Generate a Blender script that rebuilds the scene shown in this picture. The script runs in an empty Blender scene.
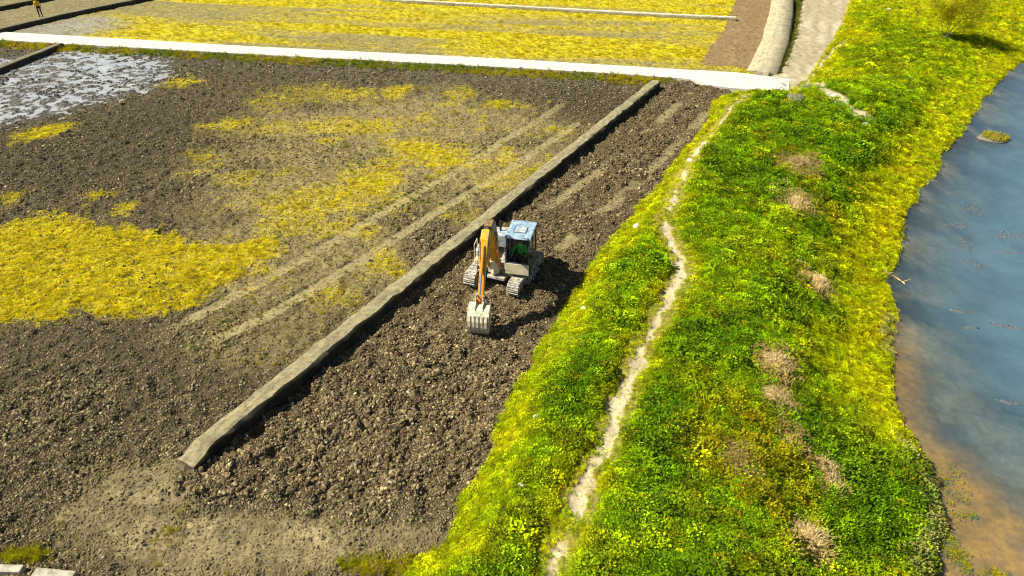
import bpy, bmesh, math, random
import numpy as np
from mathutils import Vector, Matrix

# ------------------------------------------------------------------ camera, sky, sun
S = bpy.context.scene
COL = S.collection
F_PX, CAM_H, PITCH = 692.0, 14.2, math.radians(33)
cd = bpy.data.cameras.new('camera'); cam = bpy.data.objects.new('camera', cd); COL.objects.link(cam)
cd.sensor_width = 36; cd.lens = 36 * F_PX / 1024; cd.clip_start = 0.1; cd.clip_end = 3000
cam.location = (0, 0, CAM_H); cam.rotation_euler = (math.pi / 2 - PITCH, 0, 0)
S.camera = cam

SUN_EL = math.radians(47)
SHADOW = math.radians(2)                       # ground direction in which shadows fall
sdir = Vector((-math.cos(SHADOW) * math.cos(SUN_EL), -math.sin(SHADOW) * math.cos(SUN_EL), math.sin(SUN_EL)))
w = bpy.data.worlds.new('World'); S.world = w; w.use_nodes = True
nt = w.node_tree
sky = nt.nodes.new('ShaderNodeTexSky'); sky.sky_type = 'NISHITA'; sky.sun_disc = False
sky.sun_elevation = SUN_EL; sky.sun_rotation = math.atan2(sdir.x, sdir.y)
sky.air_density = 1.0; sky.dust_density = 0.6; sky.ozone_density = 1.5
nt.links.new(sky.outputs[0], nt.nodes['Background'].inputs[0])
nt.nodes['Background'].inputs[1].default_value = 0.055
ld = bpy.data.lights.new('sun', 'SUN'); ld.energy = 5.0; ld.angle = math.radians(0.5); ld.color = (1, 0.94, 0.80)
sun = bpy.data.objects.new('sun', ld); COL.objects.link(sun)
sun.rotation_euler = sdir.to_track_quat('Z', 'Y').to_euler(); sun.location = (-30, 10, 40)
S.view_settings.view_transform = 'Standard'; S.view_settings.look = 'None'
S.view_settings.exposure = 1.0; S.view_settings.gamma = 1.0
S.cycles.filter_width = 1.1

rng = np.random.default_rng(7); random.seed(7)

# ------------------------------------------------------------------ small helpers
def g(px, py, z=0.0):
    a = (px - 512) / F_PX; b = (288 - py) / F_PX
    dy = math.cos(PITCH) + b * math.sin(PITCH); dz = -math.sin(PITCH) + b * math.cos(PITCH)
    t = (z - CAM_H) / dz
    return (a * t, dy * t)
def gl(pts, z=0.0): return np.array([g(x, y, z) for x, y in pts])
def ss(e0, e1, x):
    t = np.clip((x - e0) / (e1 - e0), 0, 1); return t * t * (3 - 2 * t)
_tabs = {}
def noise(x, y, scale, seed=0):
    if seed not in _tabs: _tabs[seed] = np.random.default_rng(1000 + seed).random((256, 256))
    T = _tabs[seed]; u = np.asarray(x) / scale + 37.3; v = np.asarray(y) / scale + 11.7
    i = np.floor(u).astype(int); j = np.floor(v).astype(int); fu = u - i; fv = v - j
    fu = fu * fu * (3 - 2 * fu); fv = fv * fv * (3 - 2 * fv)
    a = T[i & 255, j & 255]; b = T[(i + 1) & 255, j & 255]; c = T[i & 255, (j + 1) & 255]; d = T[(i + 1) & 255, (j + 1) & 255]
    return (a * (1 - fu) + b * fu) * (1 - fv) + (c * (1 - fu) + d * fu) * fv
def fbm(x, y, scale, oct=4, seed=0, gain=0.5):
    s = 0; a = 1; n = 0
    for k in range(oct):
        s = s + a * noise(x, y, scale / 2 ** k, seed + k); n += a; a *= gain
    return s / n
def seg_dist(x, y, P, closed=False):
    """unsigned distance and sign (positive = right of the line) to a polyline, and run along it"""
    best = np.full(np.shape(x), 1e9); sg = np.ones(np.shape(x)); run = np.zeros(np.shape(x)); acc = 0
    Q = np.vstack([P, P[:1]]) if closed else P
    for a, b in zip(Q[:-1], Q[1:]):
        d = b - a; L2 = d @ d
        t = np.clip(((x - a[0]) * d[0] + (y - a[1]) * d[1]) / L2, 0, 1)
        ex = x - (a[0] + t * d[0]); ey = y - (a[1] + t * d[1]); q = ex * ex + ey * ey
        m = q < best
        best = np.where(m, q, best)
        cr = d[0] * (y - a[1]) - d[1] * (x - a[0])
        sg = np.where(m, np.where(cr > 0, -1.0, 1.0), sg); run = np.where(m, acc + t * math.sqrt(L2), run)
        acc += math.sqrt(L2)
    return np.sqrt(best), sg, run
def inside(x, y, P):
    r = np.zeros(np.shape(x), bool); n = len(P)
    for i in range(n):
        x0, y0 = P[i]; x1, y1 = P[(i + 1) % n]
        if y0 == y1: continue
        c = ((y0 > y) != (y1 > y)) & (x < (x1 - x0) * (y - y0) / (y1 - y0) + x0); r ^= c
    return r
def poly_sd(x, y, P):                                # positive inside
    d, _, _ = seg_dist(x, y, P, True); return np.where(inside(x, y, P), d, -d)
def line_ext(P, a, b): return np.vstack([[a], P, [b]])

def tag(o, label=None, cat=None, group=None, kind=None):
    if label: o['label'] = label
    if cat: o['category'] = cat
    if group: o['group'] = group
    if kind: o['kind'] = kind
    return o
def new_obj(name, me, mat=None, parent=None):
    o = bpy.data.objects.new(name, me); COL.objects.link(o)
    if mat: me.materials.clear(); me.materials.append(mat)
    if parent: o.parent = parent
    return o
def empty(name, loc, rz=0):
    o = bpy.data.objects.new(name, None); COL.objects.link(o); o.location = loc; o.rotation_euler = (0, 0, rz)
    o.empty_display_size = 0.3; return o
def np_mesh(name, V, faces, smooth=False):
    """V (n,3), faces (m,k) index array"""
    me = bpy.data.meshes.new(name); faces = np.asarray(faces); k = faces.shape[1]
    me.vertices.add(len(V)); me.vertices.foreach_set('co', np.asarray(V, np.float32).ravel())
    me.loops.add(faces.size); me.loops.foreach_set('vertex_index', faces.astype(np.int32).ravel())
    me.polygons.add(len(faces)); me.polygons.foreach_set('loop_start', np.arange(0, faces.size, k, dtype=np.int32))
    me.polygons.foreach_set('use_smooth', np.full(len(faces), smooth))
    me.update(calc_edges=True); return me
def add_col(me, name, C):
    a = me.attributes.new(name, 'FLOAT_COLOR', 'POINT')
    a.data.foreach_set('color', np.hstack([C, np.ones((len(C), 1))]).astype(np.float32).ravel())
def add_f(me, name, v, typ='FLOAT'):
    a = me.attributes.new(name, typ, 'POINT'); v = np.asarray(v)
    if typ == 'FLOAT_VECTOR': a.data.foreach_set('vector', v.astype(np.float32).ravel())
    elif typ == 'INT': a.data.foreach_set('value', v.astype(np.int32))
    else: a.data.foreach_set('value', v.astype(np.float32))

# ------------------------------------------------------------------ materials
def new_mat(name):
    m = bpy.data.materials.new(name); m.use_nodes = True
    return m, m.node_tree, m.node_tree.nodes['Principled BSDF']
def N(t, typ, **kw):
    n = t.nodes.new(typ)
    for k, v in kw.items(): setattr(n, k, v)
    return n
def pos_noise(t, scale, detail=4, rough=0.6):
    geo = N(t, 'ShaderNodeNewGeometry'); n = N(t, 'ShaderNodeTexNoise')
    n.inputs['Scale'].default_value = scale; n.inputs['Detail'].default_value = detail; n.inputs['Roughness'].default_value = rough
    t.links.new(geo.outputs['Position'], n.inputs['Vector']); return n
def ramp(t, src, stops):
    r = N(t, 'ShaderNodeValToRGB'); e = r.color_ramp.elements
    e[0].position, e[0].color = stops[0][0], (*stops[0][1], 1); e[1].position, e[1].color = stops[-1][0], (*stops[-1][1], 1)
    for p, c in stops[1:-1]: q = e.new(p); q.color = (*c, 1)
    t.links.new(src, r.inputs[0]); return r
def mul(t, a, b):
    m = N(t, 'ShaderNodeMix', data_type='RGBA', blend_type='MULTIPLY'); m.inputs[0].default_value = 1
    t.links.new(a, m.inputs[6]); t.links.new(b, m.inputs[7]); return m.outputs[2]
def ground_mat(name, fine=9.0, bump=0.5, lo=0.55, hi=1.5, rough=0.95, bdist=0.03):
    m, t, b = new_mat(name)
    at = N(t, 'ShaderNodeAttribute', attribute_name='col')
    n1 = pos_noise(t, fine, 5, 0.7); n2 = pos_noise(t, fine * 0.17, 3)
    r1 = ramp(t, n1.outputs['Fac'], [(0.28, (lo,) * 3), (0.72, (hi,) * 3)])
    r2 = ramp(t, n2.outputs['Fac'], [(0.3, (0.85, 0.84, 0.86)), (0.7, (1.13, 1.13, 1.08))])
    t.links.new(mul(t, mul(t, at.outputs['Color'], r1.outputs[0]), r2.outputs[0]), b.inputs['Base Color'])
    bp = N(t, 'ShaderNodeBump'); bp.inputs['Strength'].default_value = bump; bp.inputs['Distance'].default_value = bdist
    t.links.new(n1.outputs['Fac'], bp.inputs['Height']); t.links.new(bp.outputs[0], b.inputs['Normal'])
    b.inputs['Roughness'].default_value = rough; b.inputs['Specular IOR Level'].default_value = 0.15
    return m
def inst_mat(name, translucent=0.0, rough=0.7, spec=0.2):
    m, t, b = new_mat(name)
    at = N(t, 'ShaderNodeAttribute', attribute_name='tint'); at.attribute_type = 'INSTANCER'
    n = pos_noise(t, 14, 3); r = ramp(t, n.outputs['Fac'], [(0.3, (0.65,) * 3), (0.7, (1.35,) * 3)])
    c = mul(t, at.outputs['Color'], r.outputs[0])
    t.links.new(c, b.inputs['Base Color']); b.inputs['Roughness'].default_value = rough; b.inputs['Specular IOR Level'].default_value = spec
    if translucent:
        tr = N(t, 'ShaderNodeBsdfTranslucent'); mx = N(t, 'ShaderNodeMixShader'); mx.inputs[0].default_value = translucent
        t.links.new(c, tr.inputs[0]); t.links.new(b.outputs[0], mx.inputs[1]); t.links.new(tr.outputs[0], mx.inputs[2])
        t.links.new(mx.outputs[0], t.nodes['Material Output'].inputs[0])
    return m
def noisy_mat(name, c1, c2, scale=6, rough=0.6, metal=0.0, spec=0.4, bump=0.0, p=(0.4, 0.62), c3=None):
    m, t, b = new_mat(name)
    n = pos_noise(t, scale, 6, 0.65)
    st = [(p[0], c1), (p[1], c2)] if c3 is None else [(p[0], c1), (p[1], c2), (min(p[1] + 0.12, 0.98), c3)]
    r = ramp(t, n.outputs['Fac'], st); t.links.new(r.outputs[0], b.inputs['Base Color'])
    b.inputs['Roughness'].default_value = rough; b.inputs['Metallic'].default_value = metal; b.inputs['Specular IOR Level'].default_value = spec
    if bump:
        bp = N(t, 'ShaderNodeBump'); bp.inputs['Strength'].default_value = bump; bp.inputs['Distance'].default_value = 0.02
        t.links.new(n.outputs['Fac'], bp.inputs['Height']); t.links.new(bp.outputs[0], b.inputs['Normal'])
    return m

M = {}
M['soil'] = ground_mat('soil', 8, 1.0, 0.35, 1.75, bdist=.05)
M['soil_fine'] = ground_mat('soil_fine', 14, 0.4, 0.65, 1.35, bdist=0.015)
M['far_soil'] = ground_mat('far_soil', 4, 0.9, 0.4, 1.6, bdist=.06)
M['turf'] = ground_mat('turf', 11, 0.8, 0.5, 1.5)
M['bed'] = ground_mat('bed', 5, 0.3, 0.6, 1.4, rough=0.8)
M['clod'] = inst_mat('clod', 0, 0.95, 0.1)
M['leaf'] = inst_mat('leaf', 0.38, 0.7, 0.08)
M['concrete'] = noisy_mat('concrete', (0.42, 0.395, 0.335), (0.58, 0.545, 0.465), 2.2, 0.9, spec=0.2, bump=0.15)
M['old_concrete'] = noisy_mat('old_concrete', (0.24, 0.215, 0.155), (0.42, 0.385, 0.30), 4, 0.95, spec=0.1, bump=0.3)
M['stone'] = noisy_mat('pale_stone', (0.42, 0.38, 0.30), (0.66, 0.62, 0.54), 7, 0.95, spec=0.1, bump=0.4)
M['grey_earth'] = noisy_mat('grey_earth', (0.12, 0.105, 0.075), (0.21, 0.185, 0.135), 7, 0.95, spec=0.1, bump=0.5)
M['dark_slab'] = noisy_mat('dark_slab', (0.07, 0.07, 0.065), (0.15, 0.145, 0.13), 3, 0.8, spec=0.3, bump=0.2)
M['straw'] = noisy_mat('straw', (0.34, 0.24, 0.08), (0.66, 0.50, 0.23), 9, 0.85, spec=0.1)
M['yellow'] = noisy_mat('excavator_yellow', (0.60, 0.20, 0.006), (0.72, 0.38, 0.012), 7, 0.5, p=(0.34, 0.52), c3=(0.26, 0.16, 0.06))
M['orange'] = noisy_mat('excavator_orange', (0.62, 0.17, 0.008), (0.66, 0.25, 0.012), 7, 0.5, p=(0.34, 0.52), c3=(0.20, 0.12, 0.05))
M['dark_boom'] = noisy_mat('rubbed_boom_paint', (0.13, 0.085, 0.04), (0.27, 0.16, 0.05), 5, 0.6)
M['roof_blue'] = noisy_mat('faded_blue_roof', (0.13, 0.22, 0.30), (0.30, 0.40, 0.46), 4, 0.3, spec=0.6, p=(.4,.56), c3=(.36, .38, .34))
M['pale_blue'] = noisy_mat('pale_blue_panel', (0.22, 0.25, 0.27), (0.46, 0.48, 0.47), 6, 0.5, spec=0.5, c3=(.30, .26, .18))
M['cream'] = noisy_mat('mud_cream_panel', (0.50, 0.42, 0.24), (0.74, 0.64, 0.42), 3, 0.7, p=(0.3, 0.6))
M['mud_steel'] = noisy_mat('mud_caked_steel', (0.16, 0.14, 0.10), (0.50, 0.46, 0.37), 9, 0.8, p=(0.36, 0.60))
M['worn_steel'] = noisy_mat('worn_bucket_steel', (0.28, 0.24, 0.15), (0.62, 0.56, 0.39), 7, 0.5, spec=0.5, p=(0.34, 0.55))
M['black'] = noisy_mat('black_rubber', (0.012, 0.012, 0.013), (0.03, 0.029, 0.028), 6, 0.6)
M['cab_dark'] = noisy_mat('dark_cab_paint', (0.03, 0.045, 0.06), (0.07, 0.09, 0.11), 3, 0.4)
M['chrome'] = noisy_mat('cylinder_rod', (0.55, 0.55, 0.55), (0.7, 0.7, 0.7), 6, 0.2, metal=0.9)
M['lamp'] = noisy_mat('lamp_lens', (0.7, 0.7, 0.66), (0.8, 0.8, 0.78), 6, 0.2)
M['green_cloth'] = noisy_mat('green_cloth', (0.015, 0.46, 0.06), (0.02, 0.62, 0.09), 12, 0.8, spec=0.1)
M['yellow_cloth'] = noisy_mat('yellow_cloth', (0.62, 0.33, 0.01), (0.75, 0.45, 0.015), 12, 0.85, spec=0.1)
M['dark_cloth'] = noisy_mat('dark_cloth', (0.02, 0.021, 0.026), (0.045, 0.046, 0.052), 12, 0.9, spec=0.1)
M['skin'] = noisy_mat('skin', (0.36, 0.19, 0.11), (0.42, 0.23, 0.14), 20, 0.6, spec=0.3)
M['hair'] = noisy_mat('hair', (0.012, 0.010, 0.009), (0.025, 0.02, 0.018), 30, 0.6)
M['bark'] = noisy_mat('bark', (0.22, 0.17, 0.08), (0.36, 0.30, 0.16), 12, 0.95, spec=0.1, bump=0.4)
M['mud_hump'] = noisy_mat('mud_hump', (0.20, 0.13, 0.05), (0.36, 0.25, 0.12), 6, 0.9, bump=0.3)
M['weed'] = noisy_mat('weed_mat', (0.065, 0.075, 0.075), (0.12, 0.115, 0.10), 7, 0.7, bump=0.4)
def glass_mat():
    m, t, b = new_mat('cab_glass')
    tr = N(t, 'ShaderNodeBsdfTransparent'); tr.inputs[0].default_value = (0.86, 0.90, 0.89, 1)
    gl_ = N(t, 'ShaderNodeBsdfGlossy'); gl_.inputs['Roughness'].default_value = 0.03
    fr = N(t, 'ShaderNodeFresnel'); fr.inputs[0].default_value = 1.45; mx = N(t, 'ShaderNodeMixShader')
    t.links.new(fr.outputs[0], mx.inputs[0]); t.links.new(tr.outputs[0], mx.inputs[1]); t.links.new(gl_.outputs[0], mx.inputs[2])
    t.links.new(mx.outputs[0], t.nodes['Material Output'].inputs[0]); return m
M['glass'] = glass_mat()
def water_mat(name, murk_glare, ripple=0.06, rscale=3.0, kd=1.5, base=0.10):
    """clear film over a muddy bed: what lies below shows through less the deeper it is"""
    m, t, b = new_mat(name)
    at = N(t, 'ShaderNodeAttribute', attribute_name='depth')
    e = N(t, 'ShaderNodeMath', operation='MULTIPLY'); e.inputs[1].default_value = -kd; t.links.new(at.outputs['Fac'], e.inputs[0])
    ex = N(t, 'ShaderNodeMath', operation='EXPONENT'); t.links.new(e.outputs[0], ex.inputs[0])
    inv = N(t, 'ShaderNodeMath', operation='MULTIPLY_ADD'); inv.inputs[1].default_value = -(1 - base); inv.inputs[2].default_value = 1.0
    t.links.new(ex.outputs[0], inv.inputs[0])
    tr = N(t, 'ShaderNodeBsdfTransparent'); tr.inputs[0].default_value = (0.92, 0.95, 0.93, 1)
    n0 = pos_noise(t, 0.45, 6, .68); r0 = ramp(t, n0.outputs['Fac'], [(0.36, tuple(c * 0.82 for c in murk_glare)), (0.64, tuple(c * 1.15 for c in murk_glare))])
    df = N(t, 'ShaderNodeBsdfDiffuse'); t.links.new(r0.outputs[0], df.inputs[0])
    m1 = N(t, 'ShaderNodeMixShader'); t.links.new(inv.outputs[0], m1.inputs[0]); t.links.new(tr.outputs[0], m1.inputs[1]); t.links.new(df.outputs[0], m1.inputs[2])
    gl_ = N(t, 'ShaderNodeBsdfGlossy'); gl_.inputs['Roughness'].default_value = 0.04
    n = pos_noise(t, rscale, 4, 0.6); bp = N(t, 'ShaderNodeBump'); bp.inputs['Strength'].default_value = ripple; bp.inputs['Distance'].default_value = 0.05
    t.links.new(n.outputs['Fac'], bp.inputs['Height']); t.links.new(bp.outputs[0], gl_.inputs['Normal'])
    fr = N(t, 'ShaderNodeFresnel'); fr.inputs[0].default_value = 1.333; t.links.new(bp.outputs[0], fr.inputs['Normal'])
    m2 = N(t, 'ShaderNodeMixShader'); t.links.new(fr.outputs[0], m2.inputs[0]); t.links.new(m1.outputs[0], m2.inputs[1]); t.links.new(gl_.outputs[0], m2.inputs[2])
    t.links.new(m2.outputs[0], t.nodes['Material Output'].inputs[0]); return m
M['river'] = water_mat('river_water', (0.08, 0.145, 0.185))
M['puddle'] = water_mat('puddle_water', (0.40, 0.41, 0.40), 0.25, 6.0, 9.0, 0.55)  # pale, rather opaque body colour with sky and sun glare painted in

# ------------------------------------------------------------------ lines of the place, read off the photograph at the height they lie at
WATER_Z, LEVEE_Z, DIKE_Z, ROAD_Z = -0.75, 0.75, 0.40, 0.10
toe = gl([(405, 576), (438, 545), (462, 503), (482, 460), (510, 402), (535, 352), (560, 312), (588, 272), (612, 238), (642, 203), (674, 163), (702, 128), (716, 97), (745, 93), (783, 96), (806, 80), (823, 56), (842, 26), (852, 0)])
toe = line_ext(toe, (-8.0, -30.0), (60.0, 160.0))
toe = np.vstack([toe, [(200, 520)]])
shore = gl([(925, 576), (930, 548), (934, 520), (928, 492), (920, 466), (908, 438), (900, 412), (896, 380), (896, 350), (893, 318), (888, 288), (893, 262), (899, 236), (908, 212), (916, 190), (938, 168), (944, 152), (962, 135), (968, 118), (980, 102), (1000, 82), (1020, 62), (1060, 35)], WATER_Z)
shore = line_ext(shore, (9.0, -30.0), (75.0, 120.0))
shore = np.vstack([shore, [(260, 520)]])
path = gl([(745, 92), (732, 105), (700, 143), (684, 172), (674, 196), (664, 222), (669, 240), (681, 260), (682, 277), (667, 304), (655, 324), (642, 350), (632, 376), (622, 400), (608, 438), (596, 463), (586, 486), (574, 516), (556, 546), (548, 572)], LEVEE_Z)
path = path[::-1]; path = line_ext(path, (0.2, 2.0), tuple(path[-1] + (0.1, 0.3)))
path2 = gl([(806, 79), (820, 62), (835, 48), (846, 38)], 0.25)
dike_line = gl([(183, 457), (300, 364.5), (420, 268.5), (540, 173), (656, 80.5)], DIKE_Z)
rut_lines = [gl([(150, 340), (225, 300), (330, 242), (440, 180), (520, 131), (560, 105)]), gl([(185, 355), (262, 318), (350, 266), (450, 204), (540, 148), (575, 124)])]
strip_ruts = [gl([(430, 330), (470, 300), (520, 255)]), gl([(575, 225), (610, 205), (660, 160)]), gl([(545, 208), (600, 170), (650, 128), (690, 92)]), gl([(560, 246), (625, 192), (668, 152), (705, 112)])]
road_up = gl([(0, 31.5), (256, 46.5), (512, 59), (640, 66.8), (740, 72.5), (790, 79)], ROAD_Z)
road_lo = gl([(0, 40), (256, 54.3), (512, 67.5), (640, 75), (690, 79), (715, 86), (788, 94)], ROAD_Z)
d = road_up[0] - road_up[1]; d /= np.linalg.norm(d)
road_up = np.vstack([[road_up[0] + d * 90], road_up]); road_lo = np.vstack([[road_lo[0] + d * 90], road_lo])
road_poly = np.vstack([road_up, road_lo[::-1]])
road_mid = 0.5 * (road_lo[[0, 1, 2, 3, 4]] + road_up[[0, 1, 2, 3, 4]])
rd = (road_mid[-1] - road_mid[1]); rd /= np.linalg.norm(rd); rn = np.array([-rd[1], rd[0]])      # along and across the road
bank_line = gl([(783, -6), (781, 12), (774, 42), (762, 70)], 0.22)
ditch_line = gl([(796, -6), (791, 14), (785, 40), (768, 74)], -0.2)
track_poly = gl([(796, -4), (850, -4), (842, 25), (826, 50), (808, 79), (803, 92), (776, 96), (770, 84), (772, 76), (789, 40)])
brown_poly = gl([(737, -4), (774, -4), (771, 30), (757, 69), (698, 65), (724, 30)])
# yellow growth on the fields (pixel outlines and soft ellipses at field level)
Y_big = gl([(-60, 250), (0, 226), (45, 214), (92, 211), (122, 225), (165, 240), (215, 245), (262, 240), (268, 252), (240, 275), (190, 300), (150, 313), (80, 318), (30, 329), (0, 333), (-60, 345)])
Y_ell = [(48, 132, 22, 7, .9), (182, 81, 30, 6, .8), (235, 125, 30, 7, .75), (295, 95, 60, 12, .3), (395, 92, 14, 7, .7), (345, 128, 55, 10, .65), (430, 152, 48, 14, .85), (335, 200, 70, 15, .55), (240, 178, 30, 8, .5), (100, 193, 22, 6, .8), (130, 206, 14, 6, .8),
         (500, 104, 24, 6, .7), (465, 94, 16, 6, .5), (300, 225, 34, 14, .5), (268, 250, 16, 12, .8), (380, 182, 30, 16, .8), (345, 95, 30, 8, .5), (10, 198, 20, 10, .5), (275, 130, 40, 8, .45), (450, 215, 40, 12, .3), (505, 180, 30, 8, .35), (330, 295, 30, 14, .35), (215, 322, 16, 6, .4)]
D_ell = [(40, 460, 130, 100, 1.0), (110, 150, 140, 40, .6), (590, 100, 60, 22, .8), (130, 400, 110, 60, .6)]   # damp, darker soil
T_ell = [(380, 150, 210, 70, 1.0), (300, 250, 150, 60, .9), (250, 330, 90, 40, .6), (130, 500, 75, 45, 1.0), (250, 545, 150, 35, 1.0), (380, 540, 60, 18, .9)]   # drier, paler soil
wet_poly = gl([(-40, 62), (0, 60), (50, 50), (120, 54), (160, 60), (166, 74), (130, 92), (95, 106), (40, 120), (0, 128), (-60, 140)])
shallow_poly = gl([(885, 330), (904, 350), (908, 400), (925, 440), (965, 460), (1023, 503), (1200, 590), (1100, 720), (900, 720), (900, 500)], WATER_Z)

shelf_poly = gl([(880, 320), (940, 365), (1023, 392), (1250, 420), (1300, 650), (880, 650)], WATER_Z)
def ell(x, y, px, py, rx, ry):
    cx, cy = g(px, py); ax = g(px + rx, py); bx = g(px, py - ry); cx2 = g(px, py + ry)
    a = math.hypot(ax[0] - cx, ax[1] - cy); b = 0.5 * math.hypot(bx[0] - cx2[0], bx[1] - cx2[1])
    th = math.atan2(bx[1] - cx2[1], bx[0] - cx2[0])
    u = (x - cx) ; v = (y - cy)
    q = np.sqrt((u / a) ** 2 + (v / b) ** 2)
    return q
C = lambda *c: np.array(c)
SOIL, DRY, PALE = C(.066, .053, .028), C(.215, .170, .070), C(.22, .185, .105)
YEL, YGR, GRN, DGR, BRN = C(.44, .36, .001), C(.36, .40, .001), C(.20, .36, .001), C(.075, .19, .001), C(.20, .135, .03)
R_FIELD, R_STRIP, R_LEVEE, R_PATH, R_BED, R_FAR, R_BROWN, R_TRACK = range(8)
def mixc(c, k, wgt): return c + (np.asarray(k) - c) * wgt[..., None]

def terrain(x, y):
    """height, colour, region and growth weights of the ground at world x, y"""
    o = {}
    jx = x + 0.5 * (fbm(x, y, 1.3, 3, 40) - .5); jy = y + 0.5 * (fbm(x, y, 1.3, 3, 50) - .5)
    dT, sT, _ = seg_dist(jx, jy, toe); dT = dT * sT
    dS, sS, _ = seg_dist(x + 0.7 * (fbm(x, y, 1.6, 3, 44) - .5), y + 0.5 * (fbm(x, y, 1.2, 3, 46) - .5), shore); dS = -dS * sS            # positive on land
    dP, _, rp = seg_dist(jx, jy, path); dP2, _, _ = seg_dist(jx, jy, path2)
    dD, sD, rD = seg_dist(x, y, dike_line)
    dRd, sRd, _ = seg_dist(x, y, road_mid); dRd = dRd * sRd                                            # positive on the near side
    beyond = (dRd < 0) & (dT < 0)
    n1 = fbm(x, y, 0.42, 4, 1, .6); n2 = fbm(x, y, 3.0, 4, 5); n3 = fbm(x, y, 9.0, 3, 12); nf = noise(x, y, 0.16, 21)
    # field ground
    rough = np.ones(np.shape(x)); col = np.broadcast_to(SOIL, np.shape(x) + (3,)) * (0.85 + 0.4 * n2)[..., None]
    dry = np.zeros(np.shape(x)); yel = np.zeros(np.shape(x))
    for px, py, rx, ry, k in T_ell: dry = np.maximum(dry, k * ss(1.15, .55, ell(x, y, px, py, rx, ry) + 0.8 * (n2 - .5)))
    for px, py, rx, ry, k in Y_ell: yel = np.maximum(yel, k * ss(1.35, .25, ell(x, y, px, py, rx, ry) + 1.9 * (n2 - .5) + 1.1 * (n1 - .5)))
    yel = np.maximum(yel, ss(-.6, .5, poly_sd(x, y, Y_big) + 2.6 * (n2 - .5) + 1.6 * (n1 - .5)))
    yel = np.maximum(yel, .5 * dry * ss(.56, .72, fbm(x, y, 1.6, 4, 160)) * (y > 19))
    trod = np.zeros(np.shape(x))
    for px, py, rx, ry in ((130, 500, 78, 46), (235, 545, 170, 34), (375, 535, 70, 15)): trod = np.maximum(trod, ss(1.1, .6, ell(x, y, px, py, rx, ry) + .8 * (n2 - .5) + .3 * (n1 - .5)))
    strip = (sD > 0) & (dT < 0) & ~beyond & (y > 12.0)
    dry = np.where(strip & (y > 13.5), 0, dry)
    yel = np.where(strip, 0, yel)
    rut = np.zeros(np.shape(x))
    for L in rut_lines:
        q, s_, r_ = seg_dist(x + .25 * (n2 - .5), y, L); rut = np.maximum(rut, ss(.36, .22, q) * ss(0, 2, r_) * (.75 + .4 * n2))
    for L in strip_ruts:
        q, s_, r_ = seg_dist(x + .3 * (n2 - .5), y, L); rut = np.maximum(rut, .95 * ss(.46, .2, q) * ss(.25, .5, fbm(x, y, 2.2, 2, 77)))
    col = mixc(col, DRY, dry * (.55 + .5 * n1)); col = mixc(col, C(.235, .195, .09), rut * .85)
    wet = ss(-1.2, 1.2, poly_sd(x, y, wet_poly) + 2.5 * (n2 - .5)); col = mixc(col, C(.11, .105, .09), wet)
    greyband = ss(6.5, 1.5, dRd) * ss(0, .5, dRd) * (x < 6); col = mixc(col, C(.085, .078, .055), greyband * .8)
    ycol = mixc(np.broadcast_to(YEL, np.shape(x) + (3,)), C(.26, .21, .012), ss(.45, .75, n1))
    col = mixc(col, ycol, np.clip(yel * (.2 + 1.2 * n1), 0, 1) * (1 - .6 * rut))
    col = mixc(col, C(.165, .132, .066) * (.3 + 1.4 * fbm(x + .6 * y, y * 2.2, .9, 4, 260))[..., None], trod * .9)
    damp = np.zeros(np.shape(x))
    for px, py, rx, ry, k in D_ell: damp = np.maximum(damp, k * ss(1.2, .4, ell(x, y, px, py, rx, ry) + .9 * (n2 - .5)))
    col = col * (1 - .42 * damp * (1 - yel) * (1 - trod))[..., None]
    nb = fbm(x, y, .34, 2, 170)
    H = (nb - .5) * .22 * (1 - .3 * dry) * (1 - .4 * trod) * (1 - rut) * (1 - .5 * yel) - .05 * wet + (n1 - .5) * .22 * (1 - .55 * dry) * (1 - .8 * rut) * (1 - .3 * yel) + (nf - .5) * .04 * (1 - .8 * rut) - .05 * rut + (n3 - .5) * .1 - wet * .0
    H = H + ss(.36, .55, n1) * .05 * (1 - rut) * strip
    H = H - strip * (.05 + .09 * ss(1.4, .5, dD)) * ss(.2, 2.2, rD)
    # tilled strip colour is a warmer brown
    col = np.where((strip & (trod < .3))[..., None], mixc(col, C(.085, .064, .031) , (.35 + .6 * n2) * (1 - .85 * rut)), col)
    # fields beyond the road
    u = x * rd[0] + y * rd[1]; v = x * rn[0] + y * rn[1]
    band = fbm(u * .12, v, 2.2, 4, 60); patch = fbm(u * .35, v, 7, 3, 66)
    fy = (.15 + .85 * ss(.34, .56, .6 * band + .4 * patch + .12 * (n1 - .5))) * ss(-43, -33, x)
    fcol = mixc(np.broadcast_to(C(.165, .14, .065), np.shape(x) + (3,)) * (.75 + .5 * n1)[..., None], YEL, fy * (.5 + .7 * n1))
    fwet = ss(1.0, .4, ell(x, y, 85, 26, 55, 12) + .8 * (n2 - .5)); fcol = mixc(fcol, C(.21, .20, .17), fwet * .8)
    col = np.where(beyond[..., None], fcol, col); yel = np.where(beyond, fy * (.5 + .5 * n1), yel)
    H = np.where(beyond, (n1 - .5) * .16 + (n3 - .5) * .08, H)
    brown = poly_sd(x, y, brown_poly) + .4 * (n2 - .5); track = poly_sd(x, y, track_poly) + .4 * (n2 - .5)
    bsel = (brown > 0) & beyond; tsel = (track > 0) & (dT < .3)
    col = np.where(bsel[..., None], C(.185, .125, .058) * (.8 + .45 * n1)[..., None], col); yel = np.where(bsel, 0, yel)
    tdist, _, trun = seg_dist(x, y, ditch_line)
    lanes = .5 + .5 * np.sin(tdist * 2 * math.pi / 1.3 + 5 * (n2 - .5))
    tcol = mixc(np.broadcast_to(C(.27, .225, .135), np.shape(x) + (3,)) * (.75 + .5 * n1)[..., None], C(.42, .37, .25), lanes * ss(.4, .75, n2 + .1) * .7 + .3 * n3)
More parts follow.
